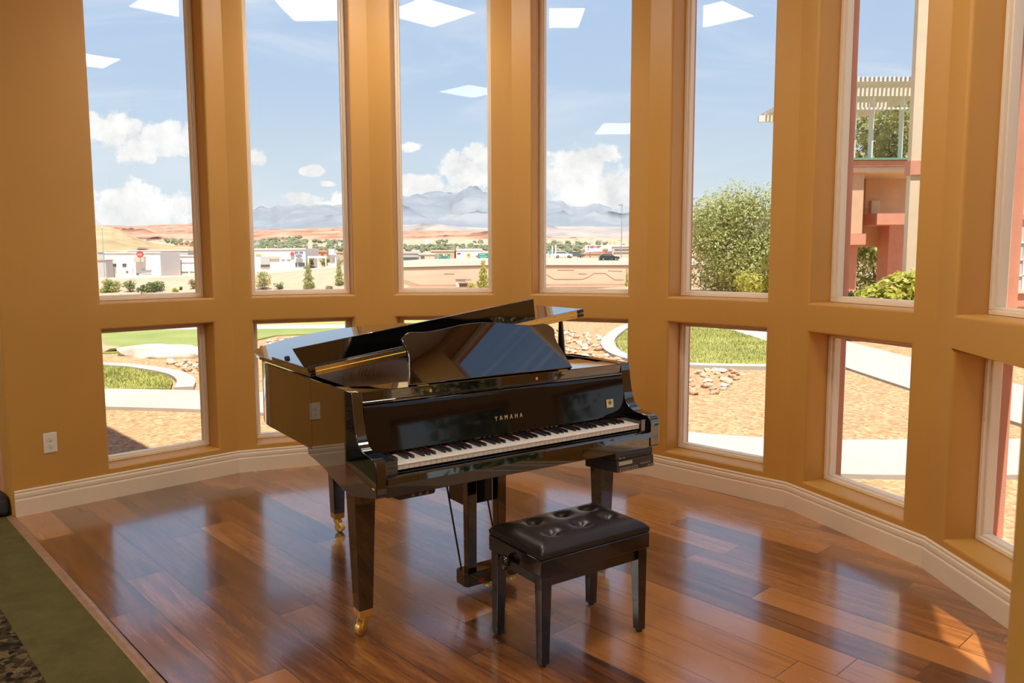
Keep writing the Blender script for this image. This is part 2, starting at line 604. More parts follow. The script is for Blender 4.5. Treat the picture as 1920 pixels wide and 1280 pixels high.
def make_wall(k):
    t, n, L = wall_dirs(k)
    mb = MB()
    e0 = e1 = 0.0
    if k > 0:
        tp, _, _ = wall_dirs(k - 1)
        e0 = math.tan(tp.angle(t) / 2)
    if k < len(ends) - 2:
        tn, _, _ = wall_dirs(k + 1)
        e1 = math.tan(t.angle(tn) / 2)
    has = OPEN[k] is not None
    xs = [0, OPEN[k][0], OPEN[k][1], L] if has else [0, L / 3, 2 * L / 3, L]
    zs = [-.25, Z_A, Z_B, Z_C, Z_T, Z_TOP]

    def P(x, z, d):
        if x == 0:
            x = -e0 * d
        elif x == L:
            x = L + e1 * d
        q = ends[k] + t * x + n * d
        return Vector((q.x, q.y, z))
    layers = (0, .205, TH)
    V = [[[mb.bm.verts.new(P(x, z, d)) for z in zs] for x in xs] for d in layers]

    def hole(i, j):
        return has and i == 1 and j in (1, 3)
    bev = []
    for i in range(3):
        for j in range(5):
            if not hole(i, j):
                mb.face([V[0][i][j], V[0][i + 1][j], V[0][i + 1][j + 1], V[0][i][j + 1]], 0)
                mb.face([V[2][i][j], V[2][i][j + 1], V[2][i + 1][j + 1], V[2][i + 1][j]], 1)
            else:
                for l in (0, 1):
                    A, B = V[l], V[l + 1]
                    c = [(i, j), (i + 1, j), (i + 1, j + 1), (i, j + 1)]
                    for q in range(4):
                        a, b = c[q], c[(q + 1) % 4]
                        mb.face([A[a[0]][a[1]], A[b[0]][b[1]], B[b[0]][b[1]], B[a[0]][a[1]]], l)
                    if l == 0:
                        for q in range(4):
                            a, b = c[q], c[(q + 1) % 4]
                            bev.append((A[a[0]][a[1]], A[b[0]][b[1]]))
    for (i0, side) in ((0, 0), (3, 1)):
        for j in range(5):
            for l in (0, 1):
                mb.face([V[l][i0][j], V[l + 1][i0][j], V[l + 1][i0][j + 1], V[l][i0][j + 1]], 0 if l == 0 else 1)
    for i in range(3):
        for l in (0, 1):
            mb.face([V[l][i][0], V[l + 1][i][0], V[l + 1][i + 1][0], V[l][i + 1][0]], l)
            mb.face([V[l][i][5], V[l + 1][i][5], V[l + 1][i + 1][5], V[l][i + 1][5]], l)
    bmesh.ops.recalc_face_normals(mb.bm, faces=mb.bm.faces)
    es = []
    for a, b in bev:
        e = mb.bm.edges.get((a, b))
        if e:
            es.append(e)
    if k in (0, 8):                      # rounded outside corner at the opening
        i0 = 0 if k == 0 else 3
        for j in range(5):
            e = mb.bm.edges.get((V[0][i0][j], V[0][i0][j + 1]))
            if e:
                es.append(e)
    if es:
        bmesh.ops.bevel(mb.bm, geom=es, offset=.018, segments=4, profile=.5, affect='EDGES')
    o = struct('wall_' + NAMES[k], mb, ['wall', 'stucco'], smooth=32)
    return o


def make_window(num, k, z0, z1):
    """vinyl frame fixed in the opening, with its pane"""
    t, n, L = wall_dirs(k)
    a, b = OPEN[k]
    mb = MB()

    def P(x, d, z):
        q = ends[k] + t * x + n * d
        return (q.x, q.y, z)

    def bar(x0, x1, z0_, z1_, d0, d1):
        mb.hexa([P(x0, d0, z0_), P(x1, d0, z0_), P(x1, d1, z0_), P(x0, d1, z0_), P(x0, d0, z1_), P(x1, d0, z1_), P(x1, d1, z1_), P(x0, d1, z1_)])

    def ring(i0, i1, d0, d1):
        bar(a + i0, b - i0, z0 + i0, z0 + i1, d0, d1)
        bar(a + i0, b - i0, z1 - i1, z1 - i0, d0, d1)
        bar(a + i0, a + i1, z0 + i1, z1 - i1, d0, d1)
        bar(b - i1, b - i0, z0 + i1, z1 - i1, d0, d1)
    ring(0.001, .022, DF, .215)
    ring(.022, .034, DF + .016, .205)
    fr = struct('window_%d' % num, mb, 'vinyl', bevel=.003)
    g = MB()
    i0 = .03
    g.hexa([P(a + i0, .182, z0 + i0), P(b - i0, .182, z0 + i0), P(b - i0, .188, z0 + i0), P(a + i0, .188, z0 + i0),
            P(a + i0, .182, z1 - i0), P(b - i0, .182, z1 - i0), P(b - i0, .188, z1 - i0), P(a + i0, .188, z1 - i0)])
    g.build('glass_pane', 'glass', fr)
    return fr


BB = [(0, 0), (.0145, 0), (.0145, .094), (.0125, .100), (.0095, .102), (.0095, .108), (.0125, .110), (.0125, .126), (.0115, .132),
      (.0065, .136), (.0065, .141), (.0095, .144), (.0085, .150), (.004, BASE_H), (0, BASE_H)]


def make_base(k):
    t, n, L = wall_dirs(k)
    e0 = e1 = 0.0
    if k > 0:
        tp, _, _ = wall_dirs(k - 1)
        e0 = math.tan(tp.angle(t) / 2)
    if k < len(ends) - 2:
        tn, _, _ = wall_dirs(k + 1)
        e1 = math.tan(t.angle(tn) / 2)
    mb = MB()
    A, B = [], []
    for d, z in BB:
        qa = ends[k] + t * (e0 * d + (.012 if k == 0 else 0)) - n * d
        qb = ends[k] + t * (L - e1 * d) - n * d
        A.append(mb.bm.verts.new((qa.x, qa.y, z)))
        B.append(mb.bm.verts.new((qb.x, qb.y, z)))
    for i in range(len(BB) - 1):
        mb.face([A[i], A[i + 1], B[i + 1], B[i]])
    mb.face(A[::-1])
    mb.face(B)
    return struct('baseboard_' + NAMES[k], mb, 'trimwhite')


num = 1
for k in range(9):
    make_wall(k)
    make_base(k)
    if OPEN[k] is not None:
        make_window(num, k, Z_A, Z_B)
        make_window(num + 1, k, Z_C, Z_T)
        num += 2

# main room in a frame along the opening: e runs along the opening, n points into the bay
EV = Vector((.669, -.743)).normalized()
NV = Vector((-EV.y, EV.x))
N_OPEN = E0.dot(NV)


def EN(e, n, z=0.0):
    q = EV * e + NV * n
    return Vector((q.x, q.y, z))


e_l, e_r = E0.dot(EV), JB.dot(EV)


def room_box(name, e0, e1, n0, n1, z0, z1, mat):
    mb = MB()
    c = [EN(e0, n0), EN(e1, n0), EN(e1, n1), EN(e0, n1)]
    mb.hexa([(p.x, p.y, z0) for p in c] + [(p.x, p.y, z1) for p in c])
    return struct(name, mb, mat)


RE0, RE1, RN0 = -11.0, 3.2, -7.0
t0_, n0_, _ = wall_dirs(0)
t8_, n8_, _ = wall_dirs(8)
for nm, pl in (('wall_opening_left', [EN(RE0, N_OPEN).to_2d(), E0 + n0_ * .006, E0 + n0_ * .006 + t0_ * .27, EN(RE0, N_OPEN + .27).to_2d()]),
               ('wall_opening_right', [JB + n8_ * .006, EN(RE1, N_OPEN).to_2d(), EN(RE1, N_OPEN + .27).to_2d(), JB + n8_ * .006 - t8_ * .27])):
    mb = MB()
    mb.prism([(q.x, q.y) for q in pl], -.25, Z_MAIN)
    struct(nm, mb, 'wall')
room_box('wall_room_left', RE0 - .2, RE0, RN0, N_OPEN + .27, -.25, Z_MAIN, 'room_wall')
room_box('wall_room_right', RE1, RE1 + .2, RN0, N_OPEN + .25, -.25, Z_MAIN, 'room_wall')
room_box('wall_room_rear', RE0 - .2, RE1 + .2, RN0 - .2, RN0, -.25, Z_MAIN, 'room_wall')

# plank floor of the bay
mb = MB()
pts = [Vector((p.x, p.y)) for p in ends]
mb.prism([(p.x, p.y) for p in pts][::-1], -.05, 0)
struct('floor', mb, 'floor')
# main room carpets
N_PAT = .587
mb = MB()
a, b, c, d = EN(RE0, RN0), EN(RE1, RN0), EN(RE1, N_PAT), EN(RE0, N_PAT)
mb.prism([(q.x, q.y) for q in (a, b, c, d)], -.05, .004)
struct('floor_patterned_carpet', mb, 'carpet_pattern')
mb = MB()
a, b, c, d = EN(RE0, N_PAT), EN(RE1, N_PAT), EN(RE1, N_OPEN - .03), EN(RE0, N_OPEN - .03)
mb.prism([(q.x, q.y) for q in (a, b, c, d)], -.05, .005)
struct('floor_olive_carpet', mb, 'carpet')
# wooden threshold between planks and carpet
mb = MB()
pr = [(-.034, 0), (.010, 0), (.010, .003), (.002, .009), (-.012, .012), (-.026, .009), (-.034, .004)]
A = [mb.bm.verts.new(EN(e_l - .02, N_OPEN + d, z)) for d, z in pr]
B = [mb.bm.verts.new(EN(e_r, N_OPEN + d, z)) for d, z in pr]
for i in range(len(pr)):
    j = (i + 1) % len(pr)
    mb.face([A[i], A[j], B[j], B[i]])
mb.face(A[::-1])
mb.face(B)
struct('trim_1', mb, 'threshold', smooth=40)

# ceiling over bay and room, roof with eaves above
mb = MB()
out = []
for k in range(9):
    t, n, L = wall_dirs(k)
    out.append(ends[k] + n * .1)
    out.append(ends[k + 1] + n * .1)
far = [EN(RE1 + .1, N_OPEN + .1), EN(RE1 + .1, RN0 - .1), EN(RE0 - .1, RN0 - .1), EN(RE0 - .1, N_OPEN + .1)]
ring = [(q.x, q.y) for q in [Vector((p.x, p.y)) for p in ends] + [Vector((f.x, f.y)) for f in far]]
mb.prism(ring[::-1], Z_CEIL, Z_CEIL + .08)
struct('ceiling', mb, 'ceiling')
mb = MB()
ov = []
for k in range(10):
    if k == 0:
        n = wall_dirs(0)[1]
    elif k == 9:
        n = wall_dirs(8)[1]
    else:
        n = (wall_dirs(k - 1)[1] + wall_dirs(k)[1]).normalized()
    q = ends[k] + n * (TH + .0)
    ov.append((q.x, q.y))
mb.prism(ov[::-1], Z_TOP, Z_TOP + .1)
struct('roof_bay', mb, 'stucco')
room_box('roof_main', RE0 - .2, RE1 + .2, RN0 - .2, N_OPEN + .27, Z_MAIN - .12, Z_MAIN, 'stucco')
room_box('wall_header', e_l - .1, e_r + .1, N_OPEN, N_OPEN + .27, Z_CEIL + .09, Z_MAIN - .12, 'stucco')


# recessed ceiling lights (some mirrored in the panes, the others added unseen as fill)
def troffer(e, n, we, wn, label, group=None, lit='diffuser'):
    p = EN(e, n, Z_CEIL)
    t = empty('ceiling_light', p, math.atan2(EV.y, EV.x), label, 'ceiling light', group)
    m = MB()
    for s in (-1, 1):
        m.box((-we / 2 - .03, s * wn / 2 - (.03 if s < 0 else 0), -.02), (we / 2 + .03, s * wn / 2 + (.03 if s > 0 else 0), -.001))
        m.box((s * we / 2 - (.03 if s < 0 else 0), -wn / 2, -.02), (s * we / 2 + (.03 if s > 0 else 0), wn / 2, -.001))
    m.build('light_frame', 'ceiling', t)
    m = MB()
    m.box((-we / 2, -wn / 2, -.012), (we / 2, wn / 2, -.001))
    m.build('diffuser', lit, t)
    return t


troffer(-3.93, 2.67, .60, .60, 'square lit ceiling panel over the bass side of the piano in the window bay', None, 'diffuser_bay')
troffer(-1.47, 2.67, .60, .60, 'square lit ceiling panel over the treble side of the bay, right of the piano', None, 'diffuser_bay')
for e, n in [(-1.47, .5), (-2.4, -3.5), (-4.6, -3.2), (-4.6, -5.4), (-.7, -4.4), (-.4, -6.0), (-7.6, -1.4), (-9.1, -2.8), (1.5, -.9)]:  # first pair is mirrored in the panes; the rest are added unseen fill
    troffer(e, n, .60, 1.2 if (e, n) != (-1.47, .5) else .6, 'lit white ceiling panel of the main room, most added unseen for fill', 'ceiling panels of the main room')

# wall outlet
t, n, L = wall_dirs(0)
oc = ends[0] + t * .2145
ot = empty('wall_outlet', (oc.x, oc.y, .4065), math.atan2(t.y, t.x), 'ivory duplex wall outlet on the tan wall below the leftmost windows', 'outlet')
m = MB()
m.box((-.037, -.006, -.060), (.037, 0, .060))
m.build('cover_plate', 'outlet', ot, bevel=.003)
for s in (-1, 1):
    m = MB()
    Mx = Matrix.Translation((0, -.006, s * .0205)) @ Matrix.Rotation(R(90), 4, 'X')
    m.lathe([(.0165, -.001), (.0165, .0025), (.015, .003)], 20, 0, Mx)
    sk = m.build('socket', 'outlet', ot, smooth=40)
    m = MB()
    m.box((-.0075, -.0098, s * .0205 + .001), (-.0055, -.0088, s * .0205 + .010))
    m.box((.0055, -.0098, s * .0205 + .001), (.0075, -.0088, s * .0205 + .008))
    m.box((-.0022, -.0098, s * .0205 - .011), (.0022, -.0088, s * .0205 - .006))
    m.build('slot', 'slot', sk)

# black bag on the carpet at the left wall end
q = EN(e_l - .13, N_OPEN - .10)
mb = MB()
mb.prism([(-.10, 0), (.10, 0), (.11, .03), (.10, .085), (.07, .115), (-.06, .12), (-.10, .09)], -.09, .09, 'y')
bg_ = mb.build('black_bag', 'rubber', bevel=.02, seg=3, loc=(q.x, q.y, .005))
bg_.rotation_euler = (0, 0, math.atan2(EV.y, EV.x))
tag(bg_, 'black rounded bag on the olive carpet against the wall at the left edge', 'bag')

# ------------------------------------------------------------------ grand piano (local axes: x along the keys, y away from the player)
PA = Vector((-0.3602, 2.8406, 0))
PROT = 0.59164
piano = empty('grand_piano', PA, PROT, 'glossy black baby grand piano with raised lid standing on the plank floor', 'piano')

CH0, CH1 = -.10, 1.325                # outer faces of the case
# rim: spine, rounded tail, bentside
def catmull(pts, per=6):
    out = []
    n = len(pts)
    for i in range(n - 1):
        p0, p1, p2, p3 = pts[max(i - 1, 0)], pts[i], pts[i + 1], pts[min(i + 2, n - 1)]
        for k in range(per):
            t = k / per
            q = []
            for a in range(len(p1)):
                q.append(.5 * (2 * p1[a] + (p2[a] - p0[a]) * t + (2 * p0[a] - 5 * p1[a] + 4 * p2[a] - p3[a]) * t * t + (3 * p1[a] - p0[a] - 3 * p2[a] + p3[a]) * t ** 3))
            out.append(tuple(q))
    out.append(tuple(pts[-1]))
    return out


tailpts = [(-.10, 1.10), (-.097, 1.22), (-.055, 1.38), (.06, 1.50), (.20, 1.565), (.37, 1.585), (.53, 1.54), (.65, 1.455), (.74, 1.34), (.84, 1.14), (.97, .96), (1.13, .83), (1.26, .71), (1.315, .59), (1.325, .48)]
curve = catmull(tailpts, 6)
outer = [(-.10, .60)] + [(-.10, .60 + .5 * i / 5) for i in range(1, 5)] + curve + [(1.325, .44)]


def inset(path, d):
    res = []
    for i, p in enumerate(path):
        a = path[max(i - 1, 0)]
        b = path[min(i + 1, len(path) - 1)]
        tx, ty = b[0] - a[0], b[1] - a[1]
        l = math.hypot(tx, ty)
        res.append((p[0] + ty / l * d, p[1] - tx / l * d))
    return res


inner = inset(outer, .042)
ZR0, ZR1 = .678, .985
mb = MB()
cols = []
for o_, i_ in zip(outer, inner):
    cols.append([mb.bm.verts.new(q) for q in ((o_[0], o_[1], ZR0), (o_[0], o_[1], ZR1 - .004), (o_[0] + (i_[0] - o_[0]) * .1, o_[1] + (i_[1] - o_[1]) * .1, ZR1),
                                             (i_[0], i_[1], ZR1), (i_[0], i_[1], ZR0))])
for a, b in zip(cols, cols[1:]):
    for k in range(5):
        mb.face([a[k], a[(k + 1) % 5], b[(k + 1) % 5], b[k]])
mb.face(cols[0])
mb.face(cols[-1][::-1])
mb.build('rim', 'black', piano, smooth=35)

# soundboard closing the case below, gold iron plate with strings inside
mb = MB()
mb.prism(inner, ZR0 + .02, ZR0 + .05)
mb.build('soundboard', 'black_satin', piano)
plate = [(q[0], q[1]) for q in inset(outer, .05)]
mb = MB()
mb.prism([(-.05, .33)] + plate + [(1.275, .33)], .905, .922)
iron = mb.build('iron_plate', 'gold_plate', piano)
mb = MB()
for i in range(84):
    f = i / 83
    u0 = -.035 + f * .66
    mb.tube([(u0, .37, .952), (u0 + .13 - f * .02, .72, .956), (u0 + .40 - f * .05, 1.26 - f * .05, .945)], .0031 - .0015 * min(1, f * 1.6), 6)
strs = mb.build('bass_strings', 'copper', piano, smooth=60)
strs['kind'] = 'stuff'
mb = MB()
for i in range(50):
    f = i / 49
    mb.box((.66 + f * .56, .40, .944), (.6612 + f * .56, 1.0 - f * .38, .9452))
s2 = mb.build('treble_strings', 'steel', piano)
s2['kind'] = 'stuff'
mb = MB()
mb.box((-.04, .425, .940), (1.24, .450, .951))
mb.build('damper_guide', 'black_satin', iron)
mb = MB()
mb.box((-.055, .32, .80), (1.275, .40, .935))
mb.build('pin_block', 'gold_plate', piano)

# cheeks (arms): side profile in (y, z)
prof = [(.60, .985), (.178, .985), (.174, .975), (.166, .925), (.156, .870), (.146, .832), (.134, .806), (.117, .787), (.092, .775), (.055, .769), (.012, .766),
        (-.010, .761), (-.022, .751), (-.027, .735), (-.027, .628), (-.020, .622), (.06, .606), (.14, .588), (.20, .582), (.27, .582), (.35, .598), (.46, .622), (.56, .638), (.65, .647), (.66, .678), (.60, .70)]
for (a, b) in ((CH0, -.057), (1.270, CH1)):
    mb = MB()
    mb.prism(prof, a, b, 'x')
    mb.build('cheek_arm', 'black', piano, smooth=28, bevel=.0025)
# small yellow inspection sticker on the left cheek
mb = MB()
mb.box((CH0 - .0012, -.012, .652), (CH0, .008, .658))
mb.build('sticker', 'yellow_sign', piano)

# keybed with keys
mb = MB()
mb.box((-.057, -.022, .618), (1.270, .62, .668))
mb.box((-.057, .0, .668), (1.270, .18, .700))
keybed = mb.build('keybed', 'black', piano, bevel=.002)
mb = MB()
mb.prism([(-.034, .668), (-.012, .668), (-.006, .690), (-.010, .696), (-.020, .696), (-.030, .690)], -.057, 1.270, 'x')
mb.build('key_slip', 'black', piano, smooth=40)
mb = MB()
mb.box((-.057, -.008, .690), (-.002, .16, .748))
mb.build('key_block', 'black', piano, bevel=.004)
mb = MB()
mb.box((1.2272, -.008, .690), (1.270, .16, .748))
mb.build('key_block', 'black', piano, bevel=.004)
KP = 1.225 / 52
mb = MB()
mb.box((.0006, 0, .709), (KP - .0006, .155, .726))
mb.box((.0004, -.0015, .726), (KP - .0004, .155, .730))
wk0 = mb.build('white_key', 'ivory', keybed, bevel=.0008, seg=1)
mb = MB()
mb.hexa([(-.0055, .052, .728), (.0055, .052, .728), (.0055, .155, .728), (-.0055, .155, .728), (-.0045, .058, .7415), (.0045, .058, .7415), (.0045, .155, .7415), (-.0045, .155, .7415)])
bk0 = mb.build('black_key', 'ebony', keybed, bevel=.0012, seg=2)
first_w = first_b = True
for i in range(52):
    o = wk0 if i == 0 else wk0.copy()
    if i:
        COL.objects.link(o)
        o.parent = keybed
    o.location = (i * KP, 0, 0)
nb = 0
for i in range(51):
    name = 'ABCDEFG'[i % 7]
    if name in 'ACDFG':
        o = bk0 if nb == 0 else bk0.copy()
        if nb:
            COL.objects.link(o)
            o.parent = keybed
        off = {'A': .001, 'C': -.0012, 'D': .0012, 'F': -.0016, 'G': 0}[name]
        o.location = ((i + 1) * KP + off, 0, 0)
        nb += 1
mb = MB()
mb.box((0, .1405, .7302), (1.225, .1432, .7330))
mb.build('key_felt', 'redfelt', keybed)

# fallboard with maker's lettering and badge
mb = MB()
fb = [(.138, .744), (.150, .744), (.205, .918), (.205, .930), (.166, .930), (.162, .924), (.160, .915), (.146, .790), (.140, .760)]
mb.prism(fb, -.057, 1.270, 'x')
fall = mb.build('fallboard', 'black_fall', piano, smooth=30, bevel=.001)


def text_mesh(name, body, size, depth, spacing=1.0, bold=0.0):
    c = bpy.data.curves.new(name, 'FONT')
    c.body = body
    c.size = size
    c.extrude = depth
    c.offset = bold
    c.space_character = spacing
    c.align_x = 'CENTER'
    c.align_y = 'CENTER'
    tmp = bpy.data.objects.new(name, c)
    COL.objects.link(tmp)
    dg = bpy.context.evaluated_depsgraph_get()
    me = bpy.data.meshes.new_from_object(tmp.evaluated_get(dg))
    bpy.data.objects.remove(tmp)
    bpy.data.curves.remove(c)
    me.name = name
    return me


def text_obj(name, body, size, mat, parent, loc, rot, depth=.0008, spacing=1.0, bold=0.0, sx=1.0):
    me = text_mesh(name, body, size, depth, spacing, bold)
    me.materials.append(M[mat])
    o = bpy.data.objects.new(name, me)
    COL.objects.link(o)
    o.parent = parent
    o.location = loc
    o.rotation_euler = rot
    o.scale = (sx, 1, 1)
    return o


fslope = math.atan2(.014, .125)
text_obj('gold_lettering', 'YAMAHA', .027, 'goldletter', fall, (.602, .1445, .812), (R(90) - fslope, 0, 0), .0008, 2.0, .0, .80)
mb = MB()
Mx = Matrix.Translation((1.176, .1450, .808)) @ Matrix.Rotation(-fslope, 4, 'X')
mb.box((-.021, -.0015, -.019), (.021, .001, .019), 0, Mx)
bd = mb.build('gold_badge', 'goldletter', fall)
mb = MB()
for k in range(3):
    Mk = Mx @ Matrix.Translation((0, -.0018, .004)) @ Matrix.Rotation(k * PI / 3, 4, 'Y')
    mb.box((-.009, -.0004, -.0012), (.009, .0004, .0012), 0, Mk)
mb.tube([(.010 * math.cos(t * PI / 8), -.0018, .004 + .010 * math.sin(t * PI / 8)) for t in range(17)], .0007, 5, 0, Mx)
mb.build('badge_emblem', 'black_satin', bd)

# front rail above the fallboard, with a reeded lower edge
mb = MB()
rp = [(.300, .982), (.180, .982), (.176, .979), (.176, .944), (.172, .941), (.166, .940), (.166, .934), (.172, .933), (.20, .931), (.300, .940)]
mb.prism(rp, -.057, 1.270, 'x')
rail = mb.build('front_rail', 'black', piano, smooth=30)
for (a, b) in ((.185, .235), (.90, .95)):
    mb = MB()
    mb.box((a, .178, .9815), (b, .186, .9835))
    mb.build('desk_hinge', 'brass', rail)
for (a, b) in ((.236, .246), (.768, .778)):
    mb = MB()
    mb.box((a, .1742, .952), (b, .1762, .964))
    mb.build('lock_plate', 'brass', rail)
# wide shelves beside the music desk
for pl in ([(-.057, .182), (.13, .182), (.13, .225), (.085, .26), (.03, .30), (-.02, .335), (-.057, .345)], [(1.0, .182), (1.270, .182), (1.270, .46), (1.0, .46)]):
    mb = MB()
    mb.prism(pl, .964, .979)
    mb.build('music_shelf', 'black', piano, bevel=.002)

# music desk leaning back
dk = [(.151, 0), (.166, .055), (.183, .120), (.187, .160), (.178, .182), (.175, .197), (.182, .210), (.196, .222), (.212, .230), (.226, .2325), (.250, .2305), (.280, .2285), (.31, .229), (.36, .234), (.42, .243), (.47, .251), (.52, .2555), (.568, .2565)]
cx = .568
full = dk + [(2 * cx - x, y) for x, y in dk[::-1][1:]]
lean = R(32)
mb = MB()
Md = Matrix.Translation((0, .192, .984)) @ Matrix.Rotation(-lean, 4, 'X')
mb.prism(full, -.009, .009, 'y', 0, Md)
mb.build('music_desk', 'black', piano, smooth=35, bevel=.004, seg=3)

# lid, hinged on the spine and propped up on the right
TL = 0.12305
ML = Matrix.Translation((-.115, 0, 1.003)) @ Matrix.Rotation(-TL, 4, 'Y')
lidp = [(-.012, .52), (-.012, 1.12)] + [(x + .115 + dx, y + dy) for (x, y), dx, dy in zip([(-.095, 1.22), (-.06, 1.40), (.06, 1.53), (.20, 1.60), (.37, 1.62), (.53, 1.575), (.655, 1.485), (.75, 1.37), (.86, 1.16), (.99, .985), (1.14, .86), (1.28, .73), (1.345, .61)], [-.03] * 13, [-.01] * 13)]
lidp = [lidp[0], (-.012, .85)] + catmull(lidp[1:], 5) + [(1.462, .56), (1.462, .52)]
mb = MB()
mb.prism(lidp, 0, .019, 'z', 0, ML)
lid = mb.build('lid', 'black', piano, smooth=30, bevel=.003)
mb = MB()
mb.prism([(-.020, .522), (-.020, .98), (1.462, .93), (1.464, .522)], .021, .040, 'z', 0, ML)
flap = mb.build('front_flap', 'black', lid, bevel=.003)
mb = MB()
mb.box((.010, .5165, .0025), (1.415, .5198, .0185), 0, ML)
mb.box((.010, .5165, .0215), (1.415, .5198, .0385), 0, ML)
mb.tube([ML @ Vector((.010, .5160, .020)), ML @ Vector((1.415, .5160, .020))], .0022, 8)
hinge = mb.build('brass_hinge', 'brass', lid)
for i in range(13):
    for h in (.010, .031):
        mb = MB()
        mb.lathe([(.0018, 0), (.0018, .001)], 8, 0, ML @ Matrix.Translation((.04 + i * .112, .5166, h)) @ Matrix.Rotation(R(90), 4, 'X'))
        mb.build('hinge_screw', 'rubber', lid)
# slanting board on the folded flap
mb = MB()
mb.hexa([ML @ Vector(q) for q in ((-.024, .545, .0405), (1.172, .545, .0405), (1.172, .556, .0405), (-.024, .556, .0405),
                                  (-.062, .545, .127), (1.173, .545, .138), (1.173, .556, .138), (-.062, .556, .127))])
mb.build('flap_board', 'black', lid, bevel=.002)
mb = MB()
mb.lathe([(.012, 0), (.012, .008), (.009, .012)], 14, 0, ML @ Matrix.Translation((.006, .84, .040)))
mb.build('bumper', 'rubber', lid, smooth=40)
# short lid prop
mb = MB()
mb.tube([(1.235, .575, .975), (1.21, .55, 1.08), (1.195, .535, 1.162)], [.021, .016, .011], 8)
mb.build('lid_prop', 'black_satin', piano, smooth=50)


# legs with brass ferrules and casters
def leg(cx, cy, top, rot):
    mb = MB()
    mb.frustum((cx, cy), .059, .059, .108, (cx, cy), .088, .088, top)
    lg = mb.build('leg', 'black', piano, bevel=.002)
    mb = MB()
    mb.frustum((cx, cy), .056, .056, .080, (cx, cy), .0605, .0605, .110)
    mb.build('brass_ferrule', 'brass', lg, bevel=.002)
    Mc = Matrix.Translation((cx, cy, 0)) @ Matrix.Rotation(rot, 4, 'Z')
    mb = MB()
    mb.lathe([(.016, .066), (.020, .072), (.020, .080)], 16, 0, Mc)
    for s in (-1, 1):
        mb.prism([(-.016, .072), (.012, .074), (.026, .034), (.022, .024), (.010, .024), (-.006, .050)], s * .017 - .0025, s * .017 + .0025, 'y', 0, Mc)
    mb.build('caster_fork', 'brass', lg, smooth=40)
    mb = MB()
    Mw = Mc @ Matrix.Translation((.014, 0, .0285)) @ Matrix.Rotation(R(90), 4, 'X')
    mb.lathe([(.006, -.015), (.022, -.014), (.0275, -.011), (.0285, 0), (.0275, .011), (.022, .014), (.006, .015)], 24, 0, Mw)
    mb.build('caster_wheel', 'brass', lg, smooth=40)
    return lg


leg(-.050, .225, .60, R(200))
leg(1.212, .235, .62, R(40))
leg(.326, 1.385, .69, R(-60))

# pedal lyre
mb = MB()
mb.prism([(.470, .30), (.482, .288), (.742, .288), (.754, .30), (.754, .372), (.742, .380), (.482, .380), (.470, .372)], .036, .098)
lyre = mb.build('pedal_box', 'black', piano, bevel=.003)
for u in (.522, .680):
    mb = MB()
    mb.frustum((u, .335), .044, .040, .097, (u, .335), .050, .044, .62)
    mb.build('lyre_post', 'black', lyre, bevel=.003)
for (a, b) in (((.495, .37, .095), (.50, .56, .62)), ((.70, .37, .095), (.70, .56, .62))):
    mb = MB()
    mb.tube([a, b], .0045, 8)
    mb.build('lyre_rod', 'black_satin', lyre, smooth=60)
for i, u in enumerate((.548, .612, .676)):
    mb = MB()
    mb.prism([(u - .010, .300), (u + .010, .300), (u + .009, .262), (u + .014, .240), (u + .013, .222), (u + .006, .214), (u - .006, .214), (u - .013, .222), (u - .014, .240), (u - .009, .262)], .050, .060)
    mb.build('pedal', 'brass', lyre, smooth=40, bevel=.002)
    mb = MB()
    mb.box((u - .014, .2862, .046), (u + .014, .2884, .066))
    mb.build('pedal_felt', 'redfelt', lyre)
# playing mechanism housings under the keybed
mb = MB()
mb.box((.545, .42, .36), (.70, .56, .60))
mb.build('solenoid_box', 'black_satin', piano, bevel=.004)
mb = MB()
mb.prism([(.005, .594), (.150, .594), (.158, .600), (.160, .618), (-.03, .618), (-.03, .612)], .0, .11, 'y')
cb = mb.build('control_box', 'dark_plastic', piano, bevel=.003)
mb = MB()
for i in range(3):
    mb.lathe([(.006, 0), (.006, .004)], 10, 0, Matrix.Translation((.06 + i * .03, -.0005, .605)) @ Matrix.Rotation(R(90), 4, 'X'))
mb.build('jack_socket', 'button', cb)
# player unit hung under the right end
Mp = Matrix.Translation((1.17, -.03, .578)) @ Matrix.Rotation(R(-4), 4, 'X')
mb = MB()
mb.box((-.113, 0, .012), (.113, .21, .042), 0, Mp)
mb.box((-.113, -.004, -.042), (.113, .21, .010), 0, Mp)
mb.box((-.10, .02, .042), (.10, .20, .058), 0, Mp)
pu = mb.build('player_unit', 'dark_plastic', piano, bevel=.002)
mb = MB()
mb.box((-.100, -.0055, -.012), (-.020, -.0035, .004), 0, Mp)
mb.build('display', 'lcd', pu)
mb = MB()
mb.box((-.085, -.0015, .022), (.10, .001, .026), 0, Mp)
mb.build('disk_slot', 'rubber', pu)
bb = None
spots = [(-.098 + i * .0125, -.026, .008) for i in range(9)] + [(-.098 + i * .0145, -.036, .010) for i in range(8)] + [(.03 + i * .013, -.020, .008) for i in range(5)] + [(.075 + i * .014, -.034, .011) for i in range(3)] + [(-.10, .020, .016), (-.075, .020, .010)]
for (x, z, w) in spots:
    mb = MB()
    mb.box((x, -.0068, z - .003), (x + w, -.0038, z + .003), 0, Mp)
    mb.build('button', 'button', pu)
for pts in ([(1.095, .16, .612), (1.085, .15, .59), (1.10, .15, .575), (1.125, .16, .60)], [(1.10, .18, .54), (1.09, .17, .50), (1.105, .175, .49), (1.115, .19, .54)]):
    mb = MB()
    mb.tube(catmull(pts, 5), .0025, 6)
    mb.build('cable', 'rubber', piano, smooth=60)

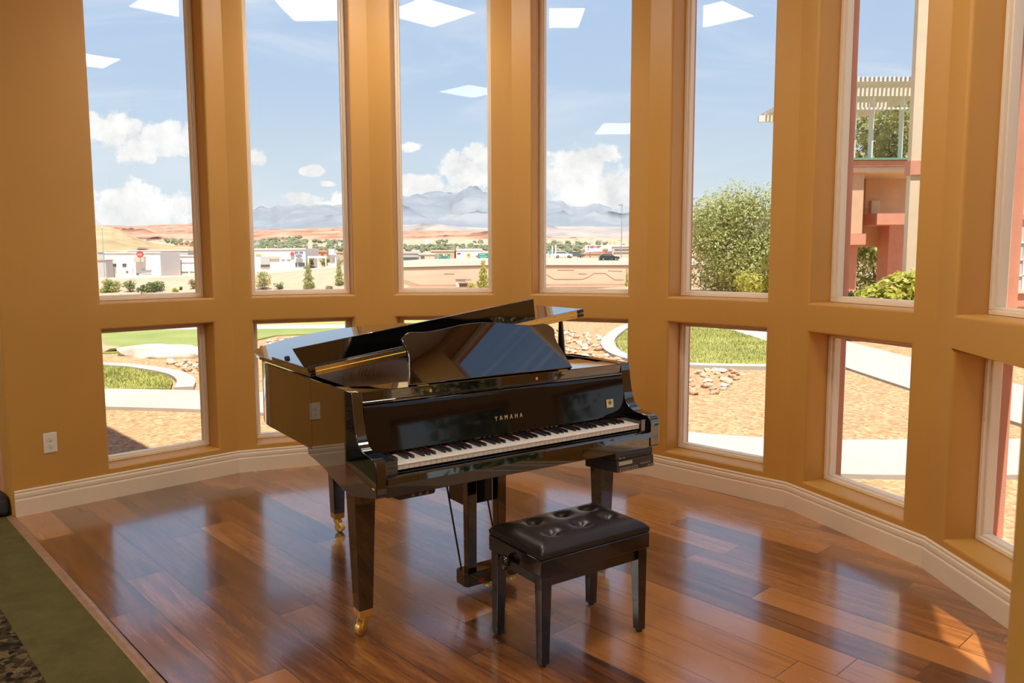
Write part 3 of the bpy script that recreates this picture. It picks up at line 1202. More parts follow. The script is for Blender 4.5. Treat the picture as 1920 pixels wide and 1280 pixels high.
# ------------------------------------------------------------------ bench
bc = PA + Matrix.Rotation(PROT, 3, 'Z') @ Vector((.631, -.2275, 0))
bench = empty('piano_bench', bc, PROT, 'black tufted leather piano bench with four tapered legs in front of the keys', 'bench')
BW, BD = .536, .343
nx, ny = 84, 56
mb = MB()
tufts = [(u - .631, v + .2275) for u, v in ((.508, -.160), (.656, -.152), (.790, -.148), (.500, -.287), (.650, -.277), (.790, -.265))]
grid = []
for j in range(ny + 1):
    row = []
    for i in range(nx + 1):
        x = (i / nx - .5) * BW
        y = (j / ny - .5) * BD
        ex = 1 - abs(x) / (BW / 2)
        ey = 1 - abs(y) / (BD / 2)
        e = min(ex * BW / 2, ey * BD / 2)
        z = .428 + .022 * (1 - math.exp(-e / .018)) + .016 * (1 - math.exp(-e / .07))
        for tx, ty in tufts:
            r = math.hypot(x - tx, (y - ty) * 1.05)
            z -= .016 * math.exp(-(r / .025) ** 2) + .009 * math.exp(-(r / .046) ** 2)
        row.append(mb.bm.verts.new((x, y, z)))
    grid.append(row)
for j in range(ny):
    for i in range(nx):
        mb.face([grid[j][i], grid[j][i + 1], grid[j + 1][i + 1], grid[j + 1][i]])
edge = [grid[0][i] for i in range(nx + 1)] + [grid[j][nx] for j in range(1, ny + 1)] + [grid[ny][i] for i in range(nx - 1, -1, -1)] + [grid[j][0] for j in range(ny - 1, 0, -1)]
low = [mb.bm.verts.new((v.co.x * .992, v.co.y * .99, .411)) for v in edge]
for i in range(len(edge)):
    j = (i + 1) % len(edge)
    mb.face([edge[i], low[i], low[j], edge[j]])
mb.face(low)
seat = mb.build('seat_cushion', 'leather', bench, smooth=50)
for tx, ty in tufts:
    mb = MB()
    r_ = .0085
    mb.lathe([(.001, .4475), (.005, .4468), (r_, .4440), (r_, .4405)], 14, 0, Matrix.Translation((tx, ty, 0)))
    mb.build('tuft_button', 'leather', seat, smooth=50)
mb = MB()
mb.box((-BW / 2, -BD / 2, .345), (BW / 2, BD / 2, .408))
mb.build('seat_frame', 'bench_wood', bench, bevel=.005, seg=3)
mb = MB()
mb.box((-BW / 2 + .020, -BD / 2 + .020, .298), (BW / 2 - .020, BD / 2 - .020, .346))
mb.build('apron', 'bench_wood', bench, bevel=.002)
for sx in (-1, 1):
    for sy in (-1, 1):
        c1 = (sx * (BW / 2 - .030), sy * (BD / 2 - .030))
        c0 = (sx * (BW / 2 - .026), sy * (BD / 2 - .026))
        mb = MB()
        mb.frustum(c0, .034, .034, .008, c1, .046, .046, .343)
        lg = mb.build('leg', 'bench_wood', bench, bevel=.002)
        mb = MB()
        mb.lathe([(.012, 0), (.012, .009)], 12, 0, Matrix.Translation((c0[0], c0[1], 0)))
        mb.build('rubber_foot', 'rubber', lg)
for s in (-1, 1):
    mb = MB()
    Mx = Matrix.Translation((s * BW / 2, .03, .345)) @ Matrix.Rotation(s * R(90), 4, 'Y')
    mb.lathe([(.010, 0), (.010, .010), (.024, .012), (.027, .016), (.027, .028), (.023, .034), (.008, .036)], 22, 0, Mx)
    mb.build('height_knob', 'bench_wood', bench, smooth=40)

# ------------------------------------------------------------------ outside: ground
def sstep(a, b, x):
    t = max(0, min(1, (x - a) / (b - a)))
    return t * t * (3 - 2 * t)


TOPS = [(-140, -4.6), (-100, -3.6), (-75, -2.93), (-60.8, -2.6), (-37.3, -.70), (-23.2, -.10), (-1.3, .33), (12.6, .26), (34, .15), (80, 0)]


def wall_top(x):
    if x <= TOPS[0][0]:
        return TOPS[0][1]
    for (a, b), (c, d) in zip(TOPS, TOPS[1:]):
        if x <= c:
            return b + (d - b) * (x - a) / (c - a)
    return TOPS[-1][1]


def ground_z(x, y):
    e0 = 29 + max(0, x) * 1.2
    z = -.1 - 6.9 * sstep(e0, e0 + 70, y)
    if y > 150 and y < 200.2:
        bl = sstep(-16, -36, x) if False else (1 - sstep(-36, -18, x))
        z += sstep(168, 199, y) * bl * (wall_top(x) - .5 - z)
    if y >= 200.2:
        bl = sstep(-40, -20, x)
        z = wall_top(x) - .75 + bl * 1.36 * sstep(200.5, 207, y)
        k = sstep(225, 330, y)
        z = z * (1 - k) + k * (.4 + (min(y, 1500) - 330) * .0304)
    return z


ys = [-14, -6, 0, 3, 5, 7, 9, 11, 13, 16, 20, 24, 28, 32, 37, 43, 50, 58, 67, 77, 88, 100, 115, 130, 150, 168, 176, 184, 192, 199.9, 200.4, 202, 204, 207, 215, 225, 245, 270, 300, 330, 400, 550, 800, 1200, 1800, 2600, 4500, 9000]
mb = MB()
prev = None
NX = 64
for y in ys:
    row = []
    for i in range(NX + 1):
        s = i / NX * 2 - 1
        x = s * (30 + .85 * max(0, y))
        row.append(mb.bm.verts.new((x, y, ground_z(x, y))))
    if prev:
        for i in range(NX):
            mb.face([prev[i], prev[i + 1], row[i + 1], row[i]])
    prev = row
struct('ground', mb, 'gravel', smooth=60)


def ribbon(name, line, w, z0, z1, mat, per=6, kind='structure'):
    pts = catmull(line, per)
    mb = MB()
    a = [(p[0], p[1]) for p in inset(pts, w / 2)]
    b = [(p[0], p[1]) for p in inset(pts, -w / 2)]
    pv = None
    for p, q in zip(a, b):
        cur = [mb.bm.verts.new((p[0], p[1], z0)), mb.bm.verts.new((p[0], p[1], z1)), mb.bm.verts.new((q[0], q[1], z1)), mb.bm.verts.new((q[0], q[1], z0))]
        if pv:
            for k in range(4):
                mb.face([pv[k], pv[(k + 1) % 4], cur[(k + 1) % 4], cur[k]])
        else:
            mb.face(cur)
        pv = cur
    mb.face(pv[::-1])
    o = mb.build(name, mat)
    return tag(o, kind=kind)


ribbon('path', [(-14, 8.95), (-8, 8.9), (-5.5, 8.85), (-4.1, 8.72), (-2.6, 8.45), (-1.1, 7.9), (.25, 7.15), (1.35, 6.42), (2.4, 6.05), (3.4, 5.98), (5, 6.0), (7, 6.05), (12, 6.2)], 1.08, -.14, -.065, 'concrete')
ribbon('path', [(5.56, 6.5), (5.55, 9), (5.6, 12), (5.65, 16), (5.6, 22)], 1.42, -.14, -.068, 'concrete')
ribbon('path', [(-14, 17.9), (-8, 17.75), (-5, 17.75), (-3, 17.9), (0, 18.6)], 1.1, -.14, -.08, 'asphalt')


def patch(name, poly, z0, z1, mat, kind='structure', per=4, closed_smooth=True):
    mb = MB()
    mb.prism(poly, z0, z1)
    return tag(mb.build(name, mat), kind=kind)


lawn_r = [(4.83, 10.95), (4.86, 13), (4.9, 16), (4.9, 18.2), (4.2, 18.6), (3.55, 18.1), (3.0, 17.0), (2.55, 15.6), (2.22, 14.3), (2.08, 13.2), (2.10, 12.3), (2.30, 11.65), (2.75, 11.28), (3.4, 11.08)]
patch('lawn', lawn_r, -.16, -.06, 'grass')
curb_r = [(4.83, 10.82), (3.4, 10.95), (2.70, 11.14), (2.20, 11.55), (1.97, 12.25), (1.94, 13.2), (2.08, 14.35), (2.40, 15.65), (2.86, 17.1), (3.45, 18.25), (4.2, 18.75), (4.9, 18.4)]
ribbon('kerb', curb_r, .24, -.14, -.045, 'concrete', 5)
lawn_l = [(-12, 11.9), (-7.5, 11.7), (-5.6, 11.22), (-5.07, 10.94), (-4.45, 10.42), (-4.08, 9.86), (-3.88, 9.30), (-8, 9.42), (-12, 9.48)]
patch('lawn', lawn_l, -.16, -.06, 'grass')
ribbon('kerb', [(-12, 12.05), (-7.5, 11.85), (-5.55, 11.36), (-4.97, 11.06), (-4.33, 10.52), (-3.94, 9.93), (-3.72, 9.30)], .22, -.14, -.045, 'concrete', 5)
patch('putting_green', [(-16, 13.6), (-6.4, 13.0), (-5.3, 13.6), (-4.6, 14.6), (-4.4, 15.8), (-3.0, 16.4), (.0, 17.0), (.0, 17.9), (-3, 17.3), (-5, 17.2), (-8, 17.2), (-16, 17.4)], -.2, -.075, 'green_turf')
patch('dry_field', [(-22, 18.5), (-8, 18.35), (-5, 18.3), (-3, 18.4), (2.0, 19.2), (1.5, 27.5), (-22, 27.5)], -.2, -.078, 'dry_grass')


def inside(p, poly):
    c = False
    n = len(poly)
    for i in range(n):
        a, b = poly[i], poly[(i + 1) % n]
        if (a[1] > p[1]) != (b[1] > p[1]) and p[0] < (b[0] - a[0]) * (p[1] - a[1]) / (b[1] - a[1]) + a[0]:
            c = not c
    return c


def blades(poly, n, box, where):
    mb = MB()
    k = 0
    while k < n:
        p = (random.uniform(box[0], box[1]), random.uniform(box[2], box[3]))
        if not inside(p, poly):
            continue
        k += 1
        a = random.uniform(0, PI)
        w, h = .006, random.uniform(.02, .05)
        dx, dy = math.cos(a) * w, math.sin(a) * w
        mb.face([mb.bm.verts.new((p[0] - dx, p[1] - dy, -.062)), mb.bm.verts.new((p[0] + dx, p[1] + dy, -.062)),
                 mb.bm.verts.new((p[0] + random.uniform(-.02, .02), p[1] + random.uniform(-.02, .02), -.06 + h))])
    return tag(mb.build('grass', 'grass_blade', recalc=False), 'short green grass blades growing on the lawn ' + where, 'grass', kind='stuff')


blades(lawn_r, 15000, (2.0, 4.9, 11, 18.5), 'inside the curved white kerb')
blades([q for q in lawn_l], 9000, (-7, -3.8, 9.3, 11.9), 'between the pale path and the boulders')

# ------------------------------------------------------------------ landscape rocks
rock_meshes = []
for i in range(7):
    mb = MB()
    mb.ball((0, 0, 0), 1, 2, (1, random.uniform(.62, .85), random.uniform(.42, .6)), .55, 0, i * 5.3, 1.3)
    o = mb.build('landscape_rock', ['rock', 'rock_pale', 'rock_red'][i % 3], smooth=38)
    rock_meshes.append(o.data)
    bpy.data.objects.remove(o)


def rock_bed(poly, box, rmin, rmax, limit, label, group, gap=1.55):
    got = []
    tries = 0
    while len(got) < limit and tries < 9000:
        tries += 1
        p = (random.uniform(box[0], box[1]), random.uniform(box[2], box[3]))
        if not inside(p, poly) or math.hypot(p[0] + 5.35, (p[1] - 12.9) * 1.6) < 1.25 or math.hypot(p[0] + 6.75, p[1] - 13.15) < .8:
            continue
        r = random.uniform(rmin, rmax)
        if any(math.hypot(p[0] - q[0], p[1] - q[1]) < (r + q[2]) * 1.12 for q in got):
            continue
        got.append((p[0], p[1], r))
        o = bpy.data.objects.new('landscape_rock', random.choice(rock_meshes))
        COL.objects.link(o)
        o.location = (p[0], p[1], -.1 + r * .22)
        o.scale = (r, r, r)
        o.rotation_euler = (random.uniform(-.2, .2), random.uniform(-.2, .2), random.uniform(0, 6.28))
        tag(o, label, 'rock', group)


rock_bed([(.15, 11.6), (1.2, 10.6), (2.2, 10.9), (1.83, 12.1), (1.78, 13.3), (1.95, 14.6), (2.1, 15.5), (1.6, 16.6), (.3, 17.0)], (.1, 2.2, 10.6, 17), .05, .095, 150, 'tan landscape rock in the bed beside the curved white kerb', 'rocks beside the curved kerb', 1.42)
rock_bed([(2.0, 9.0), (2.5, 8.75), (2.75, 9.3), (3.3, 10.3), (3.45, 10.75), (2.7, 10.85), (2.1, 10.9)], (2.0, 3.5, 8.7, 11), .05, .09, 46, 'pale landscape rock in the small pile in front of the lawn', 'rocks in front of the lawn', 1.4)
rock_bed([(-5.0, 11.9), (-4.5, 11.2), (-4.15, 10.7), (-3.7, 10.7), (-3.6, 11.6), (-4.2, 12.3)], (-5.0, -3.6, 10.7, 12.3), .045, .085, 46, 'tan landscape rock on the gravel behind the left lawn', 'rocks behind the left lawn', 1.5)
rock_bed([(-4.5, 13.6), (-3.9, 12.9), (-2.4, 14.2), (-1.6, 16.6), (-2.7, 16.7), (-4.1, 15.5)], (-4.5, -1.6, 12.9, 16.7), .06, .11, 58, 'pale landscape rock along the edge of the green turf', 'rocks along the turf edge', 1.5)
for (x, y, r, sq, lab) in ((-6.75, 13.3, .40, (1, .6, .26), 'low reddish boulder lying at the edge of the putting green'), (-5.30, 12.75, .74, (1.15, .50, .20), 'long flat pale boulder lying at the edge of the putting green')):
    mb = MB()
    mb.ball((0, 0, 0), r, 3, sq, .4, 0, x * 3, 1.2)
    o = mb.build('boulder', 'rock_red' if r < .7 else 'rock_pale', smooth=40, loc=(x, y, -.06))
    o.rotation_euler = (0, 0, -.25)
    tag(o, lab, 'boulder')
    o.location.z = -.05


# ------------------------------------------------------------------ plants
def leaf_cloud(mb, blobs, n, size, seed=0, shell=.55):
    rnd = random.Random(seed)
    tot = sum(b[3] * b[4] + b[3] * b[5] for b in blobs)
    for (cx, cy, cz, rx, ry, rz) in blobs:
        k = int(n * (rx * ry + rx * rz) / tot)
        for _ in range(k):
            while True:
                d = Vector((rnd.gauss(0, 1), rnd.gauss(0, 1), rnd.gauss(0, 1)))
                if d.length > .01:
                    break
            d.normalize()
            f = shell + (1 - shell) * rnd.random() ** .6
            f *= 1 + .22 * noise.noise(d * 2.3 + Vector((seed, cx, cz)))
            p = Vector((cx + d.x * rx * f, cy + d.y * ry * f, cz + d.z * rz * f))
            nrm = (d + Vector((rnd.uniform(-.8, .8), rnd.uniform(-.8, .8), rnd.uniform(-.4, .9)))).normalized()
            a = nrm.cross(Vector((rnd.uniform(-1, 1), rnd.uniform(-1, 1), rnd.uniform(-1, 1)))).normalized()
            b = nrm.cross(a)
            s = size * rnd.uniform(.6, 1.35)
            mb.face([mb.bm.verts.new(p - a * s), mb.bm.verts.new(p + b * s * .5), mb.bm.verts.new(p + a * s), mb.bm.verts.new(p - b * s * .5)])


def plant(name, base, blobs, n, size, mat, label, cat, seed, trunk=None, group=None, core=True, shell=.55):
    root = empty(name, base, 0, label, cat, group)
    mb = MB()
    leaf_cloud(mb, blobs, n, size, seed, shell)
    mb.build('foliage', mat, root, recalc=False)
    mb = MB()
    if trunk:
        h, r = trunk
        mb.tube([(0, 0, -.3), (.03 * h, 0, h * .5), (0, 0, h)], [r, r * .8, r * .5], 7)
        for k, (cx, cy, cz, rx, ry, rz) in enumerate(blobs[:7]):
            mb.tube([(0, 0, h * .55), (cx * .5, cy * .5, (h * .55 + cz) / 2), (cx * .85, cy * .85, cz)], [r * .5, r * .35, r * .12], 5)
        mb.build('trunk', 'bark', root, smooth=60)
    else:
        for k, (cx, cy, cz, rx, ry, rz) in enumerate(blobs[:6]):
            mb.tube([(0, 0, -.05), (cx * .5, cy * .5, cz * .5), (cx * .9, cy * .9, cz)], [size * .35, size * .25, size * .1], 5)
        mb.build('stem', 'bark', root, smooth=60)
    return root


def blobset(rx, ry, h, n, seed, z0=0.0, br=.42):
    rnd = random.Random(seed)
    out = []
    for i in range(n):
        a = rnd.uniform(0, 6.28)
        q = rnd.random() ** .5 * .72
        z = z0 + (h - z0) * (.18 + .66 * rnd.random())
        k = math.sin(PI * min(1, max(.12, (z - z0) / (h - z0)))) ** .6
        r = br * rnd.uniform(.75, 1.2)
        out.append((math.cos(a) * rx * q * k, math.sin(a) * ry * q * k, z, rx * r, ry * r, min(rx, (h - z0) * .5) * r))
    return out


# big tree behind the lawn
tb = (10.04, 33.00)
plant('leafy_tree', (tb[0], tb[1], -.1), blobset(2.5, 2.2, 4.55, 44, 5, -.3, .38), 30000, .062, 'leaf', 'tall bushy olive green tree behind the lawn, filling the lower half of a tall window', 'tree', 3, (2.2, .13), shell=.45)
tb = (8.21, 24.00)
plant('yellow_bush', (tb[0], tb[1], -.1), blobset(1.0, 1.0, 1.5, 10, 8, 0, .45), 2500, .06, 'leaf_yellow', 'small yellow green bush at the right foot of the tall tree', 'bush', 4)
tb = (7.12, 14.70)
plant('leafy_bush', (tb[0], tb[1], -.1), [tuple(.86 * q for q in r_) for r_ in [(-.95, .1, .52, .5, .5, .45), (-.45, 0, .42, .55, .6, .42), (.05, -.1, .62, .6, .6, .55), (.6, 0, .95, .62, .6, .50), (1.1, .1, 1.0, .6, .6, .55), (.35, .3, .6, .7, .6, .55), (-.9, .3, .85, .38, .4, .35), (1.0, -.2, .5, .6, .5, .5)]], 9000, .062, 'leaf_yellow', 'broad yellow green leafy bush in front of the salmon building', 'bush', 6)
tb = (12.16, 25.00)
plant('garden_tree', (tb[0], tb[1], -.1), blobset(2.4, 2.0, 2.5, 14, 21, 0, .42), 6000, .09, 'leaf', 'pale green shrubbery behind the leafy bush under the balcony', 'bush', 9)
tb = (14.34, 29.00)
plant('balcony_tree', (tb[0], tb[1], -.1), blobset(3.2, 2.2, 7.6, 22, 31, 3.4, .36), 9000, .10, 'leaf', 'olive green tree rising behind the balcony and its white pergola', 'tree', 12, (4.5, .16))
# plants on the sand below the freeway: base, half width, height
for (b, w, h, kind, mat, lab, cat, n) in [
    ((-86.81, 178.00), 2.41, 3.34, 'shrub', 'leaf', 'pale green rounded shrub on the sand in front of the silo', 'bush', 1500),
    ((-82.37, 178.00), 1.57, 2.84, 'shrub', 'leaf_dark', 'dark green shrub, taller of the two dark ones below the long white building', 'bush', 1100),
    ((-78.06, 174.00), 0.94, 2.24, 'shrub', 'leaf_dark', 'small dark green shrub touching a taller dark one on the sand', 'bush', 700),
    ((-76.85, 178.00), 2.41, 2.33, 'shrub', 'leaf_dark', 'broad low dark green shrub below the long white building', 'bush', 1300),
    ((-71.65, 177.00), 0.72, 1.02, 'shrub', 'leaf_yellow', 'tiny yellow green plant on the sand right of the dark shrubs', 'plant', 350),
    ((-71.25, 179.00), 0.49, 0.94, 'shrub', 'leaf_dark', 'tiny dark plant beside the yellow green one on the sand', 'plant', 250),
    ((-68.74, 180.00), 1.10, 2.75, 'shrub', 'leaf_tan', 'pale tan dry shrub on the slope below the freeway edge', 'bush', 700),
    ((-52.38, 178.00), 2.05, 4.62, 'shrub', 'leaf', 'big grey green shrub below the white dealership', 'bush', 1300),
    ((-48.67, 178.00), 1.21, 1.96, 'shrub', 'leaf_dark', 'small green shrub to the right of the big grey green shrub', 'bush', 600),
    ((-41.95, 178.00), 1.81, 5.91, 'cone', 'leaf', 'pointed green conifer in front of the white parapet', 'tree', 2200),
    ((-41.24, 174.00), 0.94, 2.03, 'shrub', 'leaf_tan', 'round tan shrub at the foot of the pointed conifer', 'bush', 500),
    ((-35.38, 180.00), 1.46, 6.09, 'cone', 'leaf', 'slender pale green conifer at the window edge, right of the pointed one', 'tree', 1900),
    ((-36.85, 176.00), 0.83, 1.36, 'shrub', 'leaf_tan', 'low dry shrub between the two conifers', 'bush', 350),
    ((-2.56, 184.00), 2.24, 7.53, 'cone', 'leaf_yellow', 'yellow green tree in front of the tan retaining wall', 'tree', 2000),
    ((-5.11, 182.00), 1.23, 2.28, 'shrub', 'leaf_yellow', 'yellow green shrub at the foot of the tree by the retaining wall', 'bush', 600),
    ((31.60, 188.00), 0.64, 5.56, 'cone', 'leaf_yellow', 'sliver of a yellow green tree before the wall at the pane edge', 'tree', 600)]:
    if kind == 'cone':
        bl = [(math.sin(i * 2.4) * w * .22 * (1 - i / 9), math.cos(i * 2.4) * w * .22 * (1 - i / 9), h * (.1 + .84 * i / 8), w * (1.0 - .085 * i) * .78, w * (1.0 - .085 * i) * .78, h * .11) for i in range(9)]
    else:
        bl = blobset(w, w, h, 9, int(abs(b[0]) * 10), 0, .5)
    plant('conifer' if kind == 'cone' else 'desert_shrub', (b[0], b[1], ground_z(b[0], b[1]) - .1), bl, n, max(.14, w * .085), mat, lab, cat, int(abs(b[0]) * 7), (h * .5, w * .09) if kind == 'cone' else None)

# ------------------------------------------------------------------ freeway
mb = MB()
xs = [-150, -120, -100, -75, -60.8, -37.3, -23.2, -10, -1.3, 12.6, 34, 60, 90]
top, bot = [], []


def band(name, dz0, dz1, y0, y1, mat, x0=-150):
    mb = MB()
    pv = None
    for x in [q for q in xs if q >= x0]:
        t = wall_top(x)
        z0 = dz0(x, t)
        cur = [mb.bm.verts.new((x, y0, z0)), mb.bm.verts.new((x, y1, z0)), mb.bm.verts.new((x, y1, t + dz1)), mb.bm.verts.new((x, y0, t + dz1))]
        if pv:
            for k in range(4):
                mb.face([pv[k], pv[(k + 1) % 4], cur[(k + 1) % 4], cur[k]])
        else:
            mb.face(cur)
        pv = cur
    mb.face(pv[::-1])
    return struct(name, mb, mat)


def low_w(x, t):
    return min(-8.0, t - 1) if x > -30 else t - 1.4


band('retaining_wall', low_w, -1.2, 200, 200.8, 'retaining', -37.3)
band('trim_2', lambda x, t: t - 1.45 if x > -30 else t - .5, -1.15, 199.85, 200.6, 'trim_shade', -23.2)  # brown strip colours in the shadow line under the parapet
band('parapet_wall', lambda x, t: t - (1.2 if x > -30 else .5), 0, 199.7, 200.5, 'parapet')
mb = MB()
for (x0, x1, z) in ((-25, 50, -7.0),):
    mb.box((x0, 190, -7.3), (x1, 200, -6.15))
struct('ground_dirt_strip', mb, 'pink_dirt')
# faint joint lines on the wall face
mb = MB()
for seg in [[(13.184, 199.970, -3.298), (15.214, 199.970, -4.468), (22.461, 199.970, -4.505), (24.079, 199.970, -3.839), (25.222, 199.970, -3.036), (28.127, 199.970, -3.051), (30.441, 199.970, -4.681), (32.875, 199.970, -4.693)], [(15.964, 199.970, -2.181), (20.151, 199.970, -2.202)], [(21.372, 199.970, -3.151), (23.399, 199.970, -3.161)], [(-12.677, 199.970, -2.977), (-10.110, 199.970, -2.990)], [(-9.720, 199.970, -4.476), (-5.799, 199.970, -4.496)], [(28.796, 199.970, -2.381), (32.310, 199.970, -2.533)]]:
    for (a, b) in zip(seg, seg[1:]):
        mb.tube([a, b], .045, 4)
struct('trim_3', mb, 'trim_shade')
mb = MB()
pv = None
for x in range(-40, 95, 5):
    t = wall_top(x)
    bl = sstep(-40, -20, x)
    cur = [mb.bm.verts.new((x, y, t - .73 + bl * 1.36 * sstep(200.5, 207, y))) for y in (200.5, 202, 204, 206, 208, 216, 226)]
    if pv:
        for k in range(6):
            mb.face([pv[k], pv[k + 1], cur[k + 1], cur[k]])
    pv = cur
struct('road', mb, 'road', smooth=60)


def car(base, length, paint, label, kind):
    """side view along x, front towards +x"""
    root = empty('car', base, 0, label, 'car')
    k = length / 4.7
    if kind == 'suv':
        body = [(-2.35, .35), (2.3, .35), (2.35, .75), (2.15, .95), (1.25, 1.05), (.55, 1.62), (-1.9, 1.70), (-2.25, 1.1), (-2.38, .8)]
        win = [(-1.95, 1.12), (1.05, 1.10), (.48, 1.52), (-1.78, 1.58)]
    else:
        body = [(-2.35, .35), (2.3, .35), (2.35, .68), (2.1, .85), (1.2, .95), (.45, 1.45), (-1.5, 1.50), (-2.1, 1.02), (-2.35, .8)]
        win = [(-1.55, 1.05), (1.0, 1.0), (.40, 1.37), (-1.40, 1.40)]
    mb = MB()
    mb.prism([(x * k, z * k) for x, z in body], -.88 * k, .88 * k, 'y')
    bd = mb.build('body', paint, root, bevel=.08 * k)
    mb = MB()
    mb.prism([(x * k, z * k) for x, z in win], -.89 * k, .89 * k, 'y')
    mb.build('side_window', 'window_dark', root)
    for s in (-1.45, 1.42):
        for e in (-.80, .80):
            mb = MB()
            mb.lathe([(.15 * k, -.11 * k), (.34 * k, -.11 * k), (.34 * k, .11 * k), (.15 * k, .11 * k)], 16, 0, Matrix.Translation((s * k, e * k, .34 * k)) @ Matrix.Rotation(R(90), 4, 'X'))
            w = mb.build('wheel', 'tyre', root)
            mb = MB()
            mb.lathe([(.05 * k, -.12 * k), (.19 * k, -.12 * k), (.19 * k, .12 * k), (.05 * k, .12 * k)], 12, 0, Matrix.Translation((s * k, e * k, .34 * k)) @ Matrix.Rotation(R(90), 4, 'X'))
            mb.build('hub_cap', 'galvanised', w)
    return root


def road_z(x, y):
    t = wall_top(x)
    return t - .73 + sstep(-40, -20, x) * 1.36 * sstep(200.5, 207, y)


for (b, ln, paint, lab, kind) in [
    ((18.05, 207.00), 4.8, 'car_white', 'white suv driving on the freeway behind the parapet', 'suv'),
    ((21.91, 212.00), 4.7, 'car_grey', 'dark grey suv just ahead of the white one on the freeway', 'suv'),
    ((29.59, 203.80), 5.3, 'car_green', 'dark green car low behind the parapet below the billboard', 'sedan'),
    ((-48.82, 212.00), 4.5, 'car_grey', 'dark car parked beside the white canopy and olive trees', 'sedan')]:
    car((b[0], b[1], road_z(b[0], b[1])), ln, paint, lab, kind)


def pole(name, base, h, r, label, cat, arm=None):
    root = empty(name, base, 0, label, cat)
    mb = MB()
    mb.tube([(0, 0, -1), (0, 0, h)], [r, r * .6], 8)
    mb.build('post', 'galvanised', root, smooth=60)
    mb = MB()
    if arm:
        mb.box((-arm, -.25, h - .2), (arm * .3, .25, h + .15))
        mb.build('lamp_head', 'galvanised', root)
    else:
        mb.lathe([(.2, h), (.3, h + .1), (.05, h + .4)], 8)
        mb.build('pole_cap', 'galvanised', root)
    return root


for (b, h, r, lab, arm) in [
    ((34.393, 214.000, 0.637), 14.26, 0.16, 'tall grey street lamp beside the freeway, right of the billboard', .9),
    ((-49.623, 209.000, -1.165), 7.28, 0.14, 'pale street lamp standing at the corner of the white dealership', 0),
    ((-106.130, 215.000, -2.697), 12.09, 0.10, 'thin tall pole rising beside the grey silo', 0)]:
    pole('street_lamp', b, h, r, lab, 'lamp post', arm)


# ------------------------------------------------------------------ far buildings (front faces at y = base y)
def rects(mb, items, y, d=.12):
    for (x0, x1, z0, z1) in items:
        mb.box((x0, y - d, z0), (x1, y + d, z1))


def block(name, lab, cat, x0, x1, z0, z1, y, depth, mat, wins=(), winmat='window_dark', roof=None, extra=(), group=None):
    """a building: wall block, its windows and roof cap, each a part"""
    root = empty(name, ((x0 + x1) / 2, y, z0), 0, lab, cat, group)
    ox, oz = (x0 + x1) / 2, z0

    def L(b):
        return (b[0] - ox, b[1] - ox, b[2] - oz, b[3] - oz)
    mb = MB()
    mb.box((x0 - ox, 0, -1.5), (x1 - ox, depth, z1 - oz))
    mb.build('wall_block', mat, root)
    mb = MB()
    mb.box((x0 - ox - .2, -.2, z1 - oz), (x1 - ox + .2, depth + .2, z1 - oz + (roof[1] if roof else .25)))
    mb.build('roof_cap', roof[0] if roof else mat, root)
    for w in wins:
        mb = MB()
        rects(mb, [L(w)], 0)
        mb.build('window', winmat, root)
    for (nm, m_, it, dd) in extra:
        mb = MB()
        rects(mb, [L(it)], 0, dd)
        mb.build(nm, m_, root)
    return root


block('white_warehouse', 'long white building with two square windows behind the sand slope', 'building', -109.16, -93.72, -3.28, 2.75, 222, 14, 'white_paint', [(-107.23, -106.14, -0.98, -0.16), (-104.39, -103.30, -0.99, -0.18), (-103.50, -102.88, -2.64, -2.27), (-100.61, -99.92, -3.25, -2.96)], 'window_dark', ('white_paint', 0.3), [('garage_door', 'white_sign', (-99.10, -96.35, -3.04, -2.00), 0.1), ('door_shade', 'grey_paint', (-99.05, -96.34, -2.08, -1.82), 0.35), ('rain_pipe', 'grey_paint', (-106.41, -106.25, -2.40, -1.51), 0.2), ('rain_pipe', 'grey_paint', (-101.62, -101.45, -2.43, -1.53), 0.2), ('roof_box', 'beige_paint', (-100.58, -97.81, 0.26, 1.81), 1.2)])
block('white_warehouse', 'lower white building with dark ground level openings, right of the windowed one', 'building', -100.20, -86.68, -3.53, 1.82, 237, 12, 'white_paint', [(-100.67, -98.73, -3.29, -2.82), (-98.27, -95.36, -3.22, -2.76), (-94.73, -91.84, -3.02, -2.82), (-91.37, -89.12, -2.94, -2.79)], 'window_dark', ('white_paint', 0.3), [('wall_line', 'grey_paint', (-101.47, -101.17, -3.37, -0.50), 0.15), ('wall_line', 'grey_paint', (-95.14, -94.97, -1.48, -0.53), 0.15), ('wall_line', 'grey_paint', (-98.68, -98.50, -1.78, -0.83), 0.15), ('eave_line', 'grey_paint', (-100.19, -86.76, -0.07, -0.01), 0.15)])
block('grey_roof_building', 'grey white roofed building rising behind the long white buildings', 'building', -121.44, -101.40, -1.54, 3.63, 262, 16, 'grey_paint', [], 'window_dark', ('white_paint', 0.3), [('roof_unit', 'orange_roof', (-120.19, -119.11, 1.97, 2.32), 0.6), ('roof_unit', 'beige_paint', (-115.78, -114.15, 1.95, 2.65), 0.6), ('roof_unit', 'beige_paint', (-112.78, -111.70, 1.94, 2.28), 0.6)])
block('silo_tower', 'grey silo shaped block at the left end of the white building', 'building', -108.78, -106.63, -3.60, 0.76, 217, 4, 'grey_paint', [], 'window_dark', ('orange_roof', 0.2), [])
block('pale_shed', 'pale green grey shed above the silo at the window edge', 'building', -120.20, -117.64, 0.70, 3.10, 240, 8, 'grey_paint', [], 'window_dark', None, [])
block('mesa_building', 'low dark roofed building strung along the foot of the red mesa', 'building', -454.98, -438.79, 24.05, 24.97, 1000, 12, 'beige_paint', [], 'window_dark', ('trim_shade', 1.0), [])
